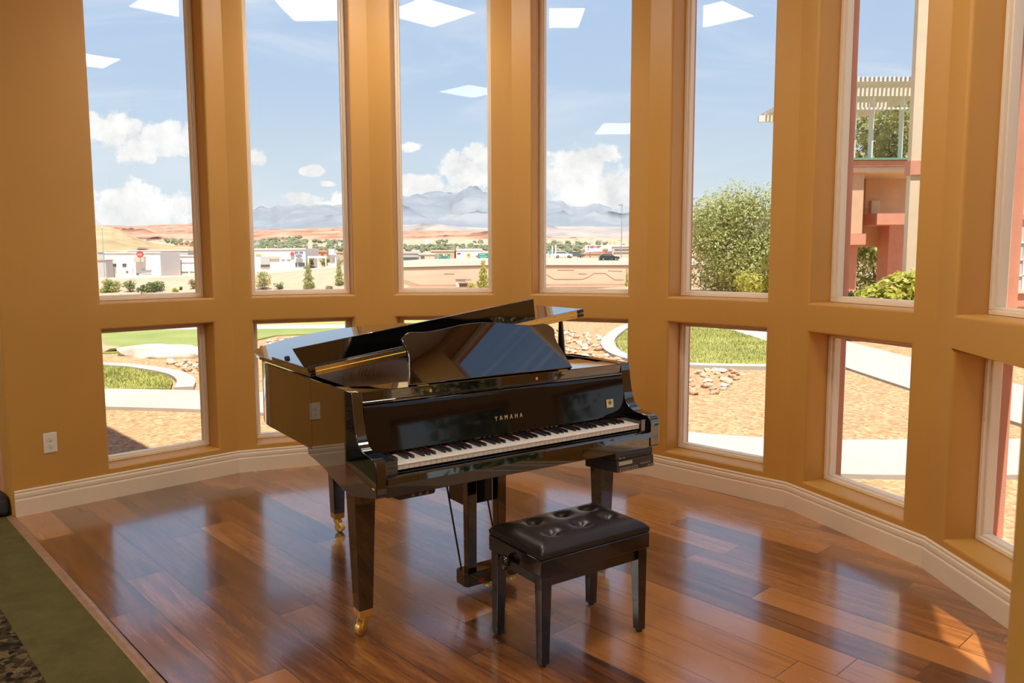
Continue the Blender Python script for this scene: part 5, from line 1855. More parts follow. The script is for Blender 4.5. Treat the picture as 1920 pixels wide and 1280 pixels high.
for i, (p, w, h) in enumerate([((-204.475, 700.4, 12.693), 2.9, 2.9), ((-182.459, 644.1, 10.881), 1.6, 1.9), ((-240.689, 924.9, 19.652), 3.9, 4.0), ((-166.711, 584.1, 8.991), 2.4, 2.4), ((-249.331, 828.7, 16.793), 1.9, 2.0), ((-140.679, 499.300, 6.297), 1.3, 1.1), ((-243.171, 895.9, 18.789), 2.5, 2.3), ((-166.810, 574.5, 8.701), 2.4, 2.3), ((-191.376, 735.6, 13.689), 3.0, 3.2), ((-160.570, 535.0, 7.476), 1.4, 1.2), ((-151.255, 502.8, 6.455), 1.8, 1.8), ((-145.556, 548.0, 7.792), 1.3, 1.4), ((-121.064, 473.200, 5.408), 1.1, 1.1), ((-134.719, 501.0, 6.317), 1.5, 1.6), ((-174.960, 719.1, 13.107), 2.3, 2.7), ((-139.376, 464.700, 5.245), 1.3, 1.3), ((-146.231, 516.2, 6.836), 1.7, 1.9), ((-144.917, 490.700, 6.058), 1.9, 2.1), ((-224.043, 779.9, 15.193), 2.4, 2.1), ((-163.840, 683.7, 11.983), 2.9, 2.6), ((-134.003, 515.9, 6.763), 1.8, 1.8), ((-111.748, 464.800, 5.108), 1.9, 2.3), ((-290.040, 997.8, 22.103), 2.8, 2.4), ((-176.317, 599.3, 9.497), 1.5, 1.7), ((-213.105, 769.4, 14.819), 3.2, 3.0), ((-152.000, 622.1, 10.063), 2.2, 2.0), ((-123.686, 488.000, 5.870), 1.2, 1.3), ((-167.927, 647.7, 10.916), 2.4, 2.6), ((-156.801, 557.0, 8.122), 2.1, 2.2), ((-151.507, 575.1, 8.642), 1.8, 1.6), ((-143.970, 522.7, 7.020), 1.9, 1.7), ((-161.018, 594.7, 9.281), 1.9, 1.8), ((-143.119, 550.9, 7.869), 1.8, 2.2), ((-269.103, 1019.3, 22.645), 2.8, 3.1), ((-214.727, 852.6, 17.338), 1.8, 2.1), ((-178.527, 664.8, 11.486), 2.2, 2.4), ((-131.261, 551.5, 7.825), 1.6, 1.6), ((-179.329, 734.0, 13.579), 2.7, 3.1), ((-187.180, 782.8, 15.093), 3.0, 3.2), ((-236.965, 951.8, 20.445), 2.9, 2.9), ((-164.013, 659.4, 11.251), 1.5, 1.4), ((-121.421, 490.000, 5.917), 1.6, 1.5), ((-124.519, 494.900, 6.082), 1.4, 1.4), ((-274.206, 969.8, 21.177), 3.6, 3.3), ((-142.972, 482.300, 5.796), 1.1, 1.3), ((-195.561, 786.6, 15.249), 2.3, 2.2), ((-118.942, 464.800, 5.144), 1.7, 1.8), ((-182.387, 683.6, 12.074), 2.5, 2.4), ((-128.270, 540.1, 7.467), 1.4, 1.2), ((-232.667, 885.6, 18.425), 2.8, 3.0), ((-173.174, 695.2, 12.376), 2.3, 2.6), ((-213.111, 727.2, 13.546), 2.8, 2.8), ((-225.622, 936.1, 19.913), 2.2, 2.1), ((-192.111, 707.4, 12.842), 1.8, 1.9), ((-115.652, 474.500, 5.420), 1.6, 1.6), ((-227.804, 863.7, 17.740), 2.0, 2.2), ((-234.285, 797.4, 15.773), 2.0, 2.3), ((-216.874, 842.9, 17.057), 1.9, 2.3), ((-159.917, 544.6, 7.764), 2.0, 2.1), ((-183.835, 679.3, 11.951), 1.9, 2.0), ((-135.627, 487.700, 5.920), 1.6, 1.8), ((-268.094, 1033.3, 23.062), 3.9, 4.6), ((-158.062, 624.2, 10.157), 2.5, 2.9), ((-240.038, 798.5, 15.835), 1.8, 1.6), ((-283.074, 1027.1, 22.952), 3.2, 3.8), ((-247.865, 971.3, 21.088), 3.6, 3.3), ((-142.520, 571.5, 8.486), 1.9, 1.9), ((-194.641, 818.5, 16.208), 3.3, 3.1), ((-240.604, 813.8, 16.300), 1.8, 2.1), ((-151.947, 533.9, 7.399), 1.3, 1.1), ((-128.125, 499.100, 6.226), 1.9, 2.1), ((-183.790, 719.0, 13.150), 1.6, 1.5), ((-157.552, 538.2, 7.557), 1.9, 2.0), ((-151.752, 539.5, 7.568), 1.7, 1.7), ((-132.741, 458.800, 5.032), 1.4, 1.4), ((-190.763, 661.6, 11.453), 2.1, 2.1), ((-184.365, 727.9, 13.421), 2.5, 2.8), ((-149.000, 508.1, 6.606), 1.2, 1.1), ((-222.758, 900.0, 18.810), 2.5, 2.5), ((-131.703, 506.1, 6.456), 1.6, 1.6), ((-277.598, 951.4, 20.640), 2.1, 1.9), ((-151.084, 593.2, 9.186), 1.4, 1.6), ((-137.844, 563.0, 8.207), 2.1, 1.9), ((-169.029, 664.6, 11.432), 1.5, 1.3), ((-227.382, 799.1, 15.788), 2.2, 2.6), ((-226.257, 820.2, 16.420), 1.9, 1.7), ((-186.338, 676.6, 11.883), 1.6, 1.6), ((-282.237, 1010.8, 22.455), 3.2, 2.9), ((-154.249, 531.4, 7.336), 1.6, 1.6), ((-142.959, 537.8, 7.471), 1.9, 2.2), ((-251.669, 836.8, 17.050), 2.0, 2.0), ((-193.615, 694.5, 12.460), 2.4, 2.4), ((-151.065, 558.5, 8.137), 2.3, 2.8), ((-190.850, 674.4, 11.839), 1.9, 1.9), ((-167.073, 695.4, 12.352), 2.2, 2.2), ((-161.662, 613.5, 9.852), 1.5, 1.4), ((-127.917, 505.7, 6.426), 1.4, 1.3), ((-171.254, 579.8, 8.884), 2.0, 2.3), ((-154.853, 600.9, 9.438), 2.0, 2.4), ((-206.537, 854.5, 17.354), 2.0, 1.8), ((-142.407, 528.7, 7.193), 1.9, 2.0), ((-129.731, 469.200, 5.331), 1.3, 1.2), ((-155.100, 519.4, 6.977), 2.0, 2.3), ((-305.789, 1241.9, 29.547), 3.6, 3.5), ((-338.093, 1382.6, 33.956), 3.9, 4.2), ((-345.957, 1381.9, 33.975), 3.3, 3.0), ((-287.092, 1099.6, 25.159), 2.4, 2.8), ((-265.206, 1040.8, 23.274), 3.0, 3.5), ((-254.152, 962.4, 20.852), 2.6, 2.7), ((-260.663, 1033.0, 23.015), 3.4, 3.8), ((-289.145, 1089.5, 24.865), 3.5, 3.8), ((-113.117, 508.4, 6.431), 1.2, 1.0), ((-98.548, 438.500, 4.244), 1.1, 1.2), ((-121.403, 540.9, 7.455), 1.4, 1.5), ((-102.430, 517.8, 6.661), 1.7, 1.9), ((-186.810, 825.3, 16.374), 2.2, 2.2), ((-166.759, 848.1, 16.959), 2.2, 2.3), ((-171.852, 803.9, 15.651), 2.2, 1.9), ((-106.675, 471.700, 5.290), 1.3, 1.5), ((-108.319, 499.000, 6.123), 2.0, 1.7), ((-92.395, 454.700, 4.704), 1.7, 1.5), ((-98.011, 494.600, 5.939), 1.2, 1.3), ((-156.291, 809.8, 15.750), 2.5, 2.7), ((-129.527, 572.4, 8.447), 2.4, 2.3), ((-92.903, 447.900, 4.500), 1.8, 2.1), ((-96.837, 433.800, 4.095), 1.2, 1.2), ((-105.441, 480.400, 5.548), 1.6, 1.7), ((-118.967, 574.0, 8.443), 1.9, 1.8), ((-136.659, 688.7, 11.995), 1.5, 1.8), ((-113.265, 539.6, 7.374), 1.4, 1.3), ((-95.359, 496.200, 5.972), 1.9, 1.9), ((-110.272, 489.400, 5.844), 2.0, 2.0), ((-153.139, 757.9, 14.168), 3.2, 3.5), ((-114.841, 547.9, 7.632), 2.3, 2.5), ((-91.808, 440.800, 4.281), 1.5, 1.7), ((-101.281, 494.100, 5.939), 1.9, 1.9), ((-151.216, 725.8, 13.189), 2.6, 2.9), ((-171.715, 816.1, 16.018), 3.0, 3.2), ((-95.579, 482.100, 5.548), 1.2, 1.1), ((-165.956, 755.5, 14.161), 2.9, 2.7), ((-85.656, 440.600, 4.243), 1.8, 2.1), ((-183.298, 810.6, 15.912), 3.4, 3.1), ((-120.356, 629.8, 10.134), 1.7, 1.7), ((-101.267, 526.9, 6.931), 1.3, 1.5), ((-101.345, 475.400, 5.375), 1.5, 1.8), ((-131.720, 642.2, 10.566), 2.7, 3.3), ((-117.091, 570.5, 8.326), 2.0, 2.1), ((-97.159, 449.500, 4.570), 1.4, 1.7), ((-132.698, 650.1, 10.809), 1.9, 1.8), ((-54.293, 514.7, 6.323), 1.7, 1.7), ((-12.410, 518.8, 6.233), 1.9, 2.2), ((-31.161, 513.6, 6.172), 1.4, 1.5), ((-9.439, 437.500, 3.761), 1.7, 2.0), ((-26.970, 515.9, 6.220), 2.2, 2.4), ((-48.889, 453.000, 4.431), 1.5, 1.8), ((-34.749, 485.700, 5.348), 1.7, 1.8), ((-10.504, 526.3, 6.451), 1.9, 2.2), ((-40.802, 601.9, 8.888), 1.9, 1.8), ((-47.855, 506.7, 6.047), 1.8, 2.1), ((-21.964, 465.200, 4.663), 1.5, 1.3), ((-46.535, 583.2, 8.351), 2.0, 1.9), ((-26.503, 537.3, 6.864), 1.2, 1.1), ((-7.438, 516.3, 6.133), 1.8, 1.9), ((-31.305, 477.800, 5.091), 1.9, 2.1), ((-16.074, 534.9, 6.739), 1.5, 1.3), ((-34.349, 596.1, 8.680), 1.6, 1.6), ((-42.299, 563.4, 7.733), 1.7, 2.0), ((-26.277, 481.000, 5.162), 2.1, 2.2), ((-5.907, 475.900, 4.905), 1.8, 2.0), ((-3.605, 499.100, 5.594), 1.4, 1.6), ((-54.907, 520.8, 6.510), 2.2, 2.0), ((-38.734, 543.8, 7.123), 1.9, 2.2), ((-40.052, 495.900, 5.683), 1.1, 1.0), ((-9.786, 506.0, 5.833), 1.4, 1.6), ((-10.997, 461.600, 4.499), 1.6, 1.8), ((-36.120, 495.500, 5.650), 1.4, 1.6), ((-11.050, 544.0, 6.987), 2.0, 1.8), ((-60.123, 567.5, 7.947), 1.6, 1.6), ((-32.755, 446.000, 4.138), 1.0, 1.2), ((-48.703, 544.2, 7.186), 1.7, 1.7), ((-32.379, 603.3, 8.888), 2.1, 1.8), ((-53.677, 548.2, 7.331), 1.8, 2.0), ((-67.561, 603.9, 9.084), 1.8, 1.7), ((-17.401, 458.700, 4.443), 1.9, 2.3), ((-6.258, 556.8, 7.349), 1.9, 1.7), ((-4.817, 529.9, 6.530), 1.6, 1.9), ((-16.449, 568.2, 7.747), 1.7, 1.9), ((-50.018, 458.300, 4.598), 1.9, 2.0), ((-51.214, 498.700, 5.823), 1.2, 1.4), ((-40.599, 451.800, 4.353), 1.1, 1.0), ((-38.869, 518.0, 6.344), 1.7, 2.0), ((-32.601, 450.100, 4.261), 1.1, 1.1), ((-8.681, 455.600, 4.304), 1.6, 1.4), ((-13.951, 467.000, 4.676), 1.4, 1.3), ((-13.768, 439.500, 3.845), 1.7, 1.9), ((-36.860, 549.3, 7.280), 1.7, 1.7), ((-40.319, 470.700, 4.923), 1.9, 2.3), ((-4.310, 461.400, 4.457), 1.8, 1.8), ((-22.657, 562.0, 7.591), 2.4, 2.3), ((-15.057, 462.500, 4.545), 1.9, 1.8), ((-38.090, 607.2, 9.035), 2.4, 2.6), ((-53.774, 536.6, 6.981), 1.6, 1.6), ((-45.471, 551.4, 7.386), 1.8, 2.0), ((-33.392, 517.1, 6.289), 1.5, 1.8), ((-15.767, 476.500, 4.973), 1.1, 1.2), ((-47.469, 488.600, 5.499), 1.3, 1.1), ((-58.186, 527.2, 6.719), 1.4, 1.3), ((-36.978, 462.800, 4.666), 1.5, 1.6), ((-19.878, 472.100, 4.860), 1.9, 1.8), ((-36.080, 501.0, 5.816), 1.6, 2.0), ((-49.494, 550.4, 7.376), 2.1, 2.4), ((-24.733, 452.500, 4.293), 1.5, 1.6), ((-14.862, 480.800, 5.098), 1.7, 1.4), ((-20.149, 518.1, 6.253), 1.7, 1.8), ((-17.672, 573.1, 7.900), 2.3, 2.1), ((-12.088, 454.200, 4.280), 1.0, 1.1), ((-14.322, 541.4, 6.925), 1.3, 1.6), ((-39.853, 434.600, 3.828), 1.2, 1.5), ((-32.742, 592.7, 8.568), 1.6, 1.7), ((-63.910, 559.0, 7.710), 1.6, 1.5), ((-6.689, 504.3, 5.765), 1.5, 1.4), ((-50.820, 490.400, 5.570), 1.7, 2.0), ((-9.954, 451.600, 4.190), 1.3, 1.2), ((-50.301, 476.100, 5.136), 1.7, 1.5), ((-16.832, 448.600, 4.134), 1.0, 1.1), ((-23.603, 447.500, 4.136), 1.3, 1.4), ((-35.210, 442.300, 4.039), 1.0, 1.0), ((-43.311, 570.1, 7.940), 1.9, 1.8), ((-39.198, 456.900, 4.499), 1.7, 1.9), ((-27.118, 444.200, 4.053), 1.4, 1.7), ((-17.576, 594.2, 8.538), 2.4, 2.3), ((-28.934, 505.9, 5.929), 1.8, 1.5), ((-15.189, 505.1, 5.834), 1.6, 1.4), ((-39.922, 444.300, 4.122), 1.0, 1.2), ((-12.805, 451.900, 4.215), 1.1, 1.3), ((-37.580, 477.100, 5.102), 1.3, 1.6), ((-13.859, 448.900, 4.128), 1.6, 1.8), ((-51.098, 579.2, 8.254), 1.4, 1.5), ((-9.269, 532.0, 6.617), 1.8, 1.7), ((-19.971, 446.900, 4.099), 1.6, 1.7), ((-12.728, 471.700, 4.811), 1.7, 1.7), ((-39.619, 537.1, 6.925), 1.9, 2.3), ((-46.903, 564.4, 7.786), 2.2, 2.3), ((-23.959, 441.400, 3.953), 1.3, 1.3), ((-57.495, 505.5, 6.062), 1.8, 1.8), ((-54.729, 530.7, 6.807), 1.8, 1.9), ((-28.942, 610.9, 9.099), 1.9, 1.9), ((-31.175, 470.400, 4.866), 1.7, 2.0), ((-35.277, 475.200, 5.033), 1.5, 1.5), ((-44.566, 542.4, 7.110), 2.1, 2.5), ((-36.915, 521.4, 6.437), 1.4, 1.3), ((-52.862, 542.6, 7.158), 1.4, 1.5), ((-16.642, 502.3, 5.758), 1.4, 1.3), ((-37.587, 572.5, 7.983), 1.7, 1.6), ((-18.040, 467.400, 4.709), 1.1, 1.0), ((-9.213, 570.0, 7.764), 1.5, 1.7), ((-26.817, 527.2, 6.560), 1.3, 1.3), ((-40.511, 447.700, 4.229), 1.9, 2.1), ((-28.403, 586.1, 8.347), 1.4, 1.4), ((-15.884, 497.400, 5.604), 1.8, 2.2), ((-13.934, 787.3, 14.348), 2.6, 3.0), ((-12.233, 720.8, 12.332), 2.1, 2.5), ((-11.957, 745.9, 13.088), 2.4, 2.6), ((-19.399, 794.7, 14.599), 2.2, 2.0), ((28.955, 447.900, 3.881), 1.0, 1.1), ((42.173, 651.8, 9.973), 2.0, 2.2), ((53.854, 540.6, 6.555), 1.7, 1.9), ((34.947, 544.4, 6.766), 1.7, 1.5), ((45.943, 513.8, 5.785), 1.9, 1.7), ((49.924, 472.500, 4.519), 1.4, 1.2), ((69.563, 609.7, 8.562), 2.1, 2.2), ((26.234, 407.000, 2.658), 0.9, 0.9), ((65.963, 626.4, 9.085), 1.7, 1.9), ((34.120, 515.1, 5.886), 2.2, 2.1), ((51.597, 512.1, 5.706), 1.5, 1.6), ((76.734, 670.3, 10.355), 2.3, 2.2), ((40.114, 582.5, 7.890), 2.3, 2.4), ((34.355, 400.800, 2.428), 0.9, 0.9), ((43.567, 393.200, 2.153), 1.1, 1.1), ((53.251, 527.5, 6.163), 1.2, 1.1), ((53.863, 497.000, 5.239), 2.0, 2.3), ((42.603, 546.5, 6.790), 1.6, 1.7), ((42.396, 561.8, 7.255), 1.5, 1.5), ((38.268, 406.600, 2.585), 1.7, 1.9), ((69.827, 644.3, 9.606), 2.5, 2.4), ((45.970, 460.600, 4.178), 1.3, 1.4), ((38.839, 532.3, 6.381), 2.1, 2.5), ((46.397, 498.700, 5.327), 1.5, 1.4), ((45.820, 479.900, 4.761), 1.1, 1.1), ((32.338, 412.600, 2.797), 1.6, 1.5), ((44.351, 568.9, 7.459), 1.4, 1.3), ((48.712, 641.5, 9.628), 2.3, 2.0), ((46.661, 447.900, 3.790), 1.2, 1.2), ((37.988, 400.400, 2.400), 1.0, 1.1), ((33.907, 440.400, 3.630), 1.6, 1.6), ((40.570, 571.0, 7.541), 2.0, 2.2), ((44.300, 609.5, 8.685), 1.8, 1.6), ((38.599, 418.200, 2.934), 1.0, 0.9), ((46.123, 455.600, 4.027), 1.8, 1.9), ((48.026, 423.000, 3.032), 1.2, 1.2), ((32.569, 507.4, 5.661), 1.8, 1.9), ((56.342, 728.4, 12.213), 1.7, 2.1), ((29.921, 398.600, 2.386), 1.4, 1.2), ((51.323, 636.8, 9.473), 1.4, 1.2), ((62.174, 550.1, 6.799), 1.8, 1.6), ((38.414, 438.900, 3.562), 1.8, 1.7), ((51.197, 448.100, 3.774), 1.2, 1.1), ((46.874, 627.1, 9.204), 1.5, 1.6), ((43.107, 446.300, 3.761), 1.5, 1.7), ((72.049, 678.6, 10.630), 2.8, 2.8), ((41.633, 432.100, 3.339), 1.0, 1.1), ((48.219, 495.100, 5.209), 1.6, 1.8), ((43.123, 507.4, 5.607), 2.0, 2.3), ((49.264, 485.500, 4.915), 1.6, 1.8), ((55.253, 512.6, 5.701), 1.1, 1.1), ((33.543, 425.000, 3.165), 1.6, 1.7), ((53.248, 505.3, 5.493), 1.6, 1.4), ((53.226, 595.4, 8.214), 1.6, 1.5), ((33.807, 451.800, 3.975), 1.2, 1.4), ((25.348, 396.200, 2.337), 1.5, 1.8), ((56.904, 750.8, 12.886), 2.8, 3.0), ((29.312, 414.500, 2.870), 1.2, 1.1), ((47.077, 452.500, 3.929), 1.1, 1.1), ((44.107, 471.300, 4.511), 1.8, 1.7), ((65.691, 585.2, 7.842), 1.5, 1.6), ((46.989, 505.1, 5.517), 1.7, 1.8), ((51.533, 552.5, 6.926), 1.6, 1.4), ((38.627, 576.3, 7.710), 1.3, 1.5), ((30.911, 481.100, 4.875), 1.6, 1.8), ((64.331, 677.6, 10.639), 1.8, 2.1), ((43.342, 403.400, 2.462), 1.7, 1.7), ((30.180, 453.400, 4.040), 1.8, 1.6), ((36.110, 426.800, 3.206), 1.1, 1.1), ((31.949, 417.200, 2.937), 0.9, 0.8), ((41.193, 527.8, 6.234), 1.7, 2.0), ((37.535, 588.6, 8.088), 1.9, 1.7), ((46.697, 444.400, 3.685), 1.8, 1.7), ((50.238, 535.1, 6.407), 2.2, 2.5), ((30.067, 426.200, 3.220), 1.2, 1.4), ((36.300, 484.200, 4.941), 2.0, 1.9), ((58.678, 650.3, 9.844), 1.5, 1.3), ((36.751, 547.2, 6.841), 1.2, 1.0), ((43.244, 443.200, 3.666), 1.5, 1.6), ((60.653, 736.0, 12.420), 2.3, 2.0), ((45.640, 488.600, 5.026), 1.3, 1.3), ((48.169, 582.0, 7.835), 2.1, 2.0), ((33.195, 476.000, 4.709), 1.1, 1.3), ((64.090, 690.5, 11.030), 2.8, 3.0), ((36.543, 476.200, 4.698), 1.3, 1.2), ((47.934, 553.2, 6.967), 1.7, 1.9), ((59.657, 562.9, 7.200), 2.1, 1.9), ((44.180, 596.2, 8.284), 2.0, 1.8), ((73.223, 535.5, 6.304), 1.9, 2.1), ((88.789, 638.2, 9.325), 2.4, 2.2), ((83.282, 633.1, 9.199), 2.0, 1.8), ((88.256, 672.3, 10.357), 2.6, 3.0), ((87.889, 541.1, 6.397), 2.2, 2.6), ((98.836, 699.7, 11.130), 2.0, 2.0), ((98.203, 743.0, 12.441), 2.3, 2.7), ((76.197, 638.4, 9.395), 1.6, 1.5), ((-70.391, 555.6, 7.641), 2.1, 1.9), ((-87.307, 559.4, 7.840), 1.4, 1.4), ((-78.447, 498.900, 5.967), 2.1, 2.3), ((-66.043, 562.7, 7.833), 1.6, 1.4), ((-86.493, 486.000, 5.620), 1.9, 2.1), ((-104.291, 545.9, 7.519), 1.3, 1.2), ((-80.015, 550.5, 7.534), 2.2, 2.2), ((-58.262, 481.300, 5.335), 1.8, 1.6), ((-358.345, 907.3, 19.719), 2.6, 2.9), ((-282.624, 705.1, 13.233), 2.6, 2.8), ((-332.985, 826.0, 17.137), 3.3, 3.7), ((-324.808, 821.9, 16.972), 2.6, 2.6), ((-336.292, 815.4, 16.833), 3.4, 4.0), ((-295.770, 744.5, 14.489), 2.7, 2.5), ((-291.277, 765.8, 15.108), 1.7, 1.7), ((-305.898, 755.3, 14.866), 3.2, 3.0), ((-279.814, 721.4, 13.710), 2.4, 2.5), ((-48.533, 799.7, 14.897), 2.5, 2.7), ((-52.031, 742.1, 13.177), 3.1, 3.0), ((-56.839, 873.8, 17.177), 2.8, 2.5)]):
    if i % 6 == 0:
        mb = MB()
        for k in range(5):
            a = k * 1.9 + i
            mb.ball((math.cos(a) * .45, math.sin(a) * .35, .5 + .22 * math.sin(k * 2.1 + i)), .55, 2, (1, .9, .8), .7, 0, i + k, 2.0)
        o = mb.build('distant_tree', 'leaf_far', recalc=False)
        base_tree = o
    else:
        o = base_tree.copy()
        COL.objects.link(o)
    o.location = p
    o.scale = (w, w, h)
    o.rotation_euler = (0, 0, i * .7)
    tag(o, 'small round tree in the green belt of the distant town', 'tree', 'trees of the distant town')

# ------------------------------------------------------------------ neighbouring building on the right
nb = empty('salmon_building', (0, 0, 0), 0, 'salmon and cream stucco building with a balcony under a white pergola', 'building')
mb = MB()
mb.box((8.519, 20.000, 2.003), (9.274, 23.000, 3.535))
mb.build('wall_block', 'peach_stucco', nb)
mb = MB()
mb.box((10.073, 21.600, 1.693), (11.227, 23.600, 3.692))
mb.build('wall_block', 'peach_stucco', nb)
mb = MB()
mb.box((8.487, 19.900, 1.722), (9.333, 22.500, 1.997))
mb.build('lower_band', 'stucco', nb)
mb = MB()
mb.box((8.923, 20.300, 0.550), (9.314, 20.900, 1.736))
mb.build('post', 'stucco', nb)
mb = MB()
mb.box((10.455, 21.000, 0.511), (10.868, 21.600, 2.271))
mb.build('post', 'stucco', nb)
mb = MB()
mb.box((9.735, 20.200, 2.232), (10.454, 21.400, 2.523))
mb.build('salmon_box', 'stucco', nb)
mb = MB()
mb.box((10.198, 21.500, 2.408), (10.434, 21.700, 2.920))
mb.build('window', 'cream_stucco', nb)
mb = MB()
mb.box((8.331, 19.850, 3.511), (11.237, 23.450, 3.640))
mb.build('cornice', 'cream_stucco', nb)
mb = MB()
mb.box((8.305, 19.800, 3.649), (11.201, 23.600, 3.790))
mb.build('fascia', 'stucco', nb)
mb = MB()
mb.box((8.278, 19.750, 3.799), (11.169, 23.750, 3.849))
mb.build('deck_edge', 'green_metal', nb)
mb = MB()
mb.box((8.404, 19.900, 3.894), (10.204, 19.920, 5.023))
mb.build('rail_glass', 'glass', nb)
mb = MB()
mb.box((8.339, 19.850, 5.030), (10.202, 19.930, 5.079))
mb.build('top_rail', 'pergola', nb)
mb = MB()
mb.box((8.690, 20.100, 3.891), (8.724, 20.300, 5.378))
mb.build('balcony_post', 'pergola', nb)
mb = MB()
mb.box((9.011, 20.100, 3.889), (9.070, 20.300, 5.376))
mb.build('balcony_post', 'pergola', nb)
mb = MB()
mb.box((9.467, 20.100, 3.887), (9.508, 20.300, 5.374))
mb.build('balcony_post', 'pergola', nb)
mb = MB()
mb.box((10.230, 20.100, 3.883), (10.252, 20.300, 5.370))
mb.build('balcony_post', 'pergola', nb)
pg = empty('pergola', (0, 0, 0), 0, 'white slatted pergola above the balcony of the salmon building', 'pergola')
for i in range(30):
    x = 8.179 + i * .108
    mb = MB()
    mb.box((x, 19.6, 5.647), (x + .05, 24.6, 5.767))
    mb.build('slat', 'pergola', pg)
for y in (20.4, 22.3, 24.2):
    mb = MB()
    mb.box((7.979, y, 5.457), (10.886, y + .1, 5.647))
    mb.build('cross_beam', 'pergola', pg)
cp = empty('cream_pillar', (0, 0, 0), 0, 'tall cream stucco pillar with a salmon band beside the balcony', 'pillar')
mb = MB()
mb.box((8.499, 16.3, -.12), (8.906, 16.45, 8.6))
mb.build('shaft', 'cream_stucco', cp)
mb = MB()
mb.box((8.469, 16.26, 3.090), (8.936, 16.49, 3.374))
mb.build('salmon_band', 'stucco', cp)
sb = empty('salmon_wing', (0, 0, 0), 0, 'salmon stucco wing with a gridded window at the right edge', 'building')
mb = MB()
mb.box((7.95, 12.5, -.12), (11.5, 13.5, 4.154))
mb.build('wall_block', 'peach_stucco', sb)
mb = MB()
mb.box((7.957, 12.460, 0.649), (8.972, 12.660, 0.897))
mb.build('lower_band', 'stucco', sb)
mb = MB()
mb.box((8.130, 12.420, 0.861), (8.942, 12.620, 0.916))
mb.build('window_sill', 'cream_stucco', sb)
mb = MB()
mb.box((8.193, 12.470, 0.918), (8.785, 12.570, 1.902))
mb.build('window', 'grey_paint', sb)
mb = MB()
mb.box((8.134, 12.450, 1.647), (8.787, 12.510, 1.661))
mb.build('muntin', 'white_sign', sb)
mb = MB()
mb.box((8.151, 12.450, 1.380), (8.805, 12.510, 1.394))
mb.build('muntin', 'white_sign', sb)
mb = MB()
mb.box((8.166, 12.450, 1.129), (8.822, 12.510, 1.142))
mb.build('muntin', 'white_sign', sb)
mb = MB()
mb.box((8.382, 12.450, 0.918), (8.336, 12.510, 1.904))
mb.build('muntin', 'white_sign', sb)
mb = MB()
mb.box((8.601, 12.450, 0.916), (8.554, 12.510, 1.903))
mb.build('muntin', 'white_sign', sb)
mb = MB()
mb.box((7.863, 12.440, 2.014), (8.877, 12.640, 2.091))
mb.build('fascia', 'stucco', sb)
mb = MB()
mb.box((8.084, 12.460, 3.243), (8.762, 12.560, 3.982))
mb.build('siding', 'grey_paint', sb)
mb = MB()
mb.box((8.056, 12.440, 3.208), (8.798, 12.560, 3.237))
mb.build('siding_trim', 'white_sign', sb)

for i, (x, y, h) in enumerate(((5.2, .9, 2.4), (5.1, -1.9, 2.5), (5.6, 3.75, 1.6), (5.6, -4.7, 2.4))):  # unseen shrubs added to darken what the piano lacquer reflects
    plant('unseen_hedge_shrub', (x, y, -.1), blobset(1.3, 1.3, h, 12, 40 + i, 0, .55), 5200, .06, 'leaf_dark', 'dark green hedge shrub added unseen to darken reflections at the right end of the bay', 'shrub', 50 + i, None, 'added hedge shrubs outside the right windows')

# ------------------------------------------------------------------ daylight
sun = bpy.data.lights.new('sun', 'SUN')
sun.energy = 5.2
sun.angle = R(.53)
sun.color = (1, .95, .86)
so = bpy.data.objects.new('sun', sun)
COL.objects.link(so)
dirv = -Vector((.11 * math.cos(R(70.5)), -.994 * math.cos(R(70.5)), math.sin(R(70.5))))
so.rotation_euler = dirv.to_track_quat('-Z', 'Y').to_euler()
so.location = (3, -20, 30)

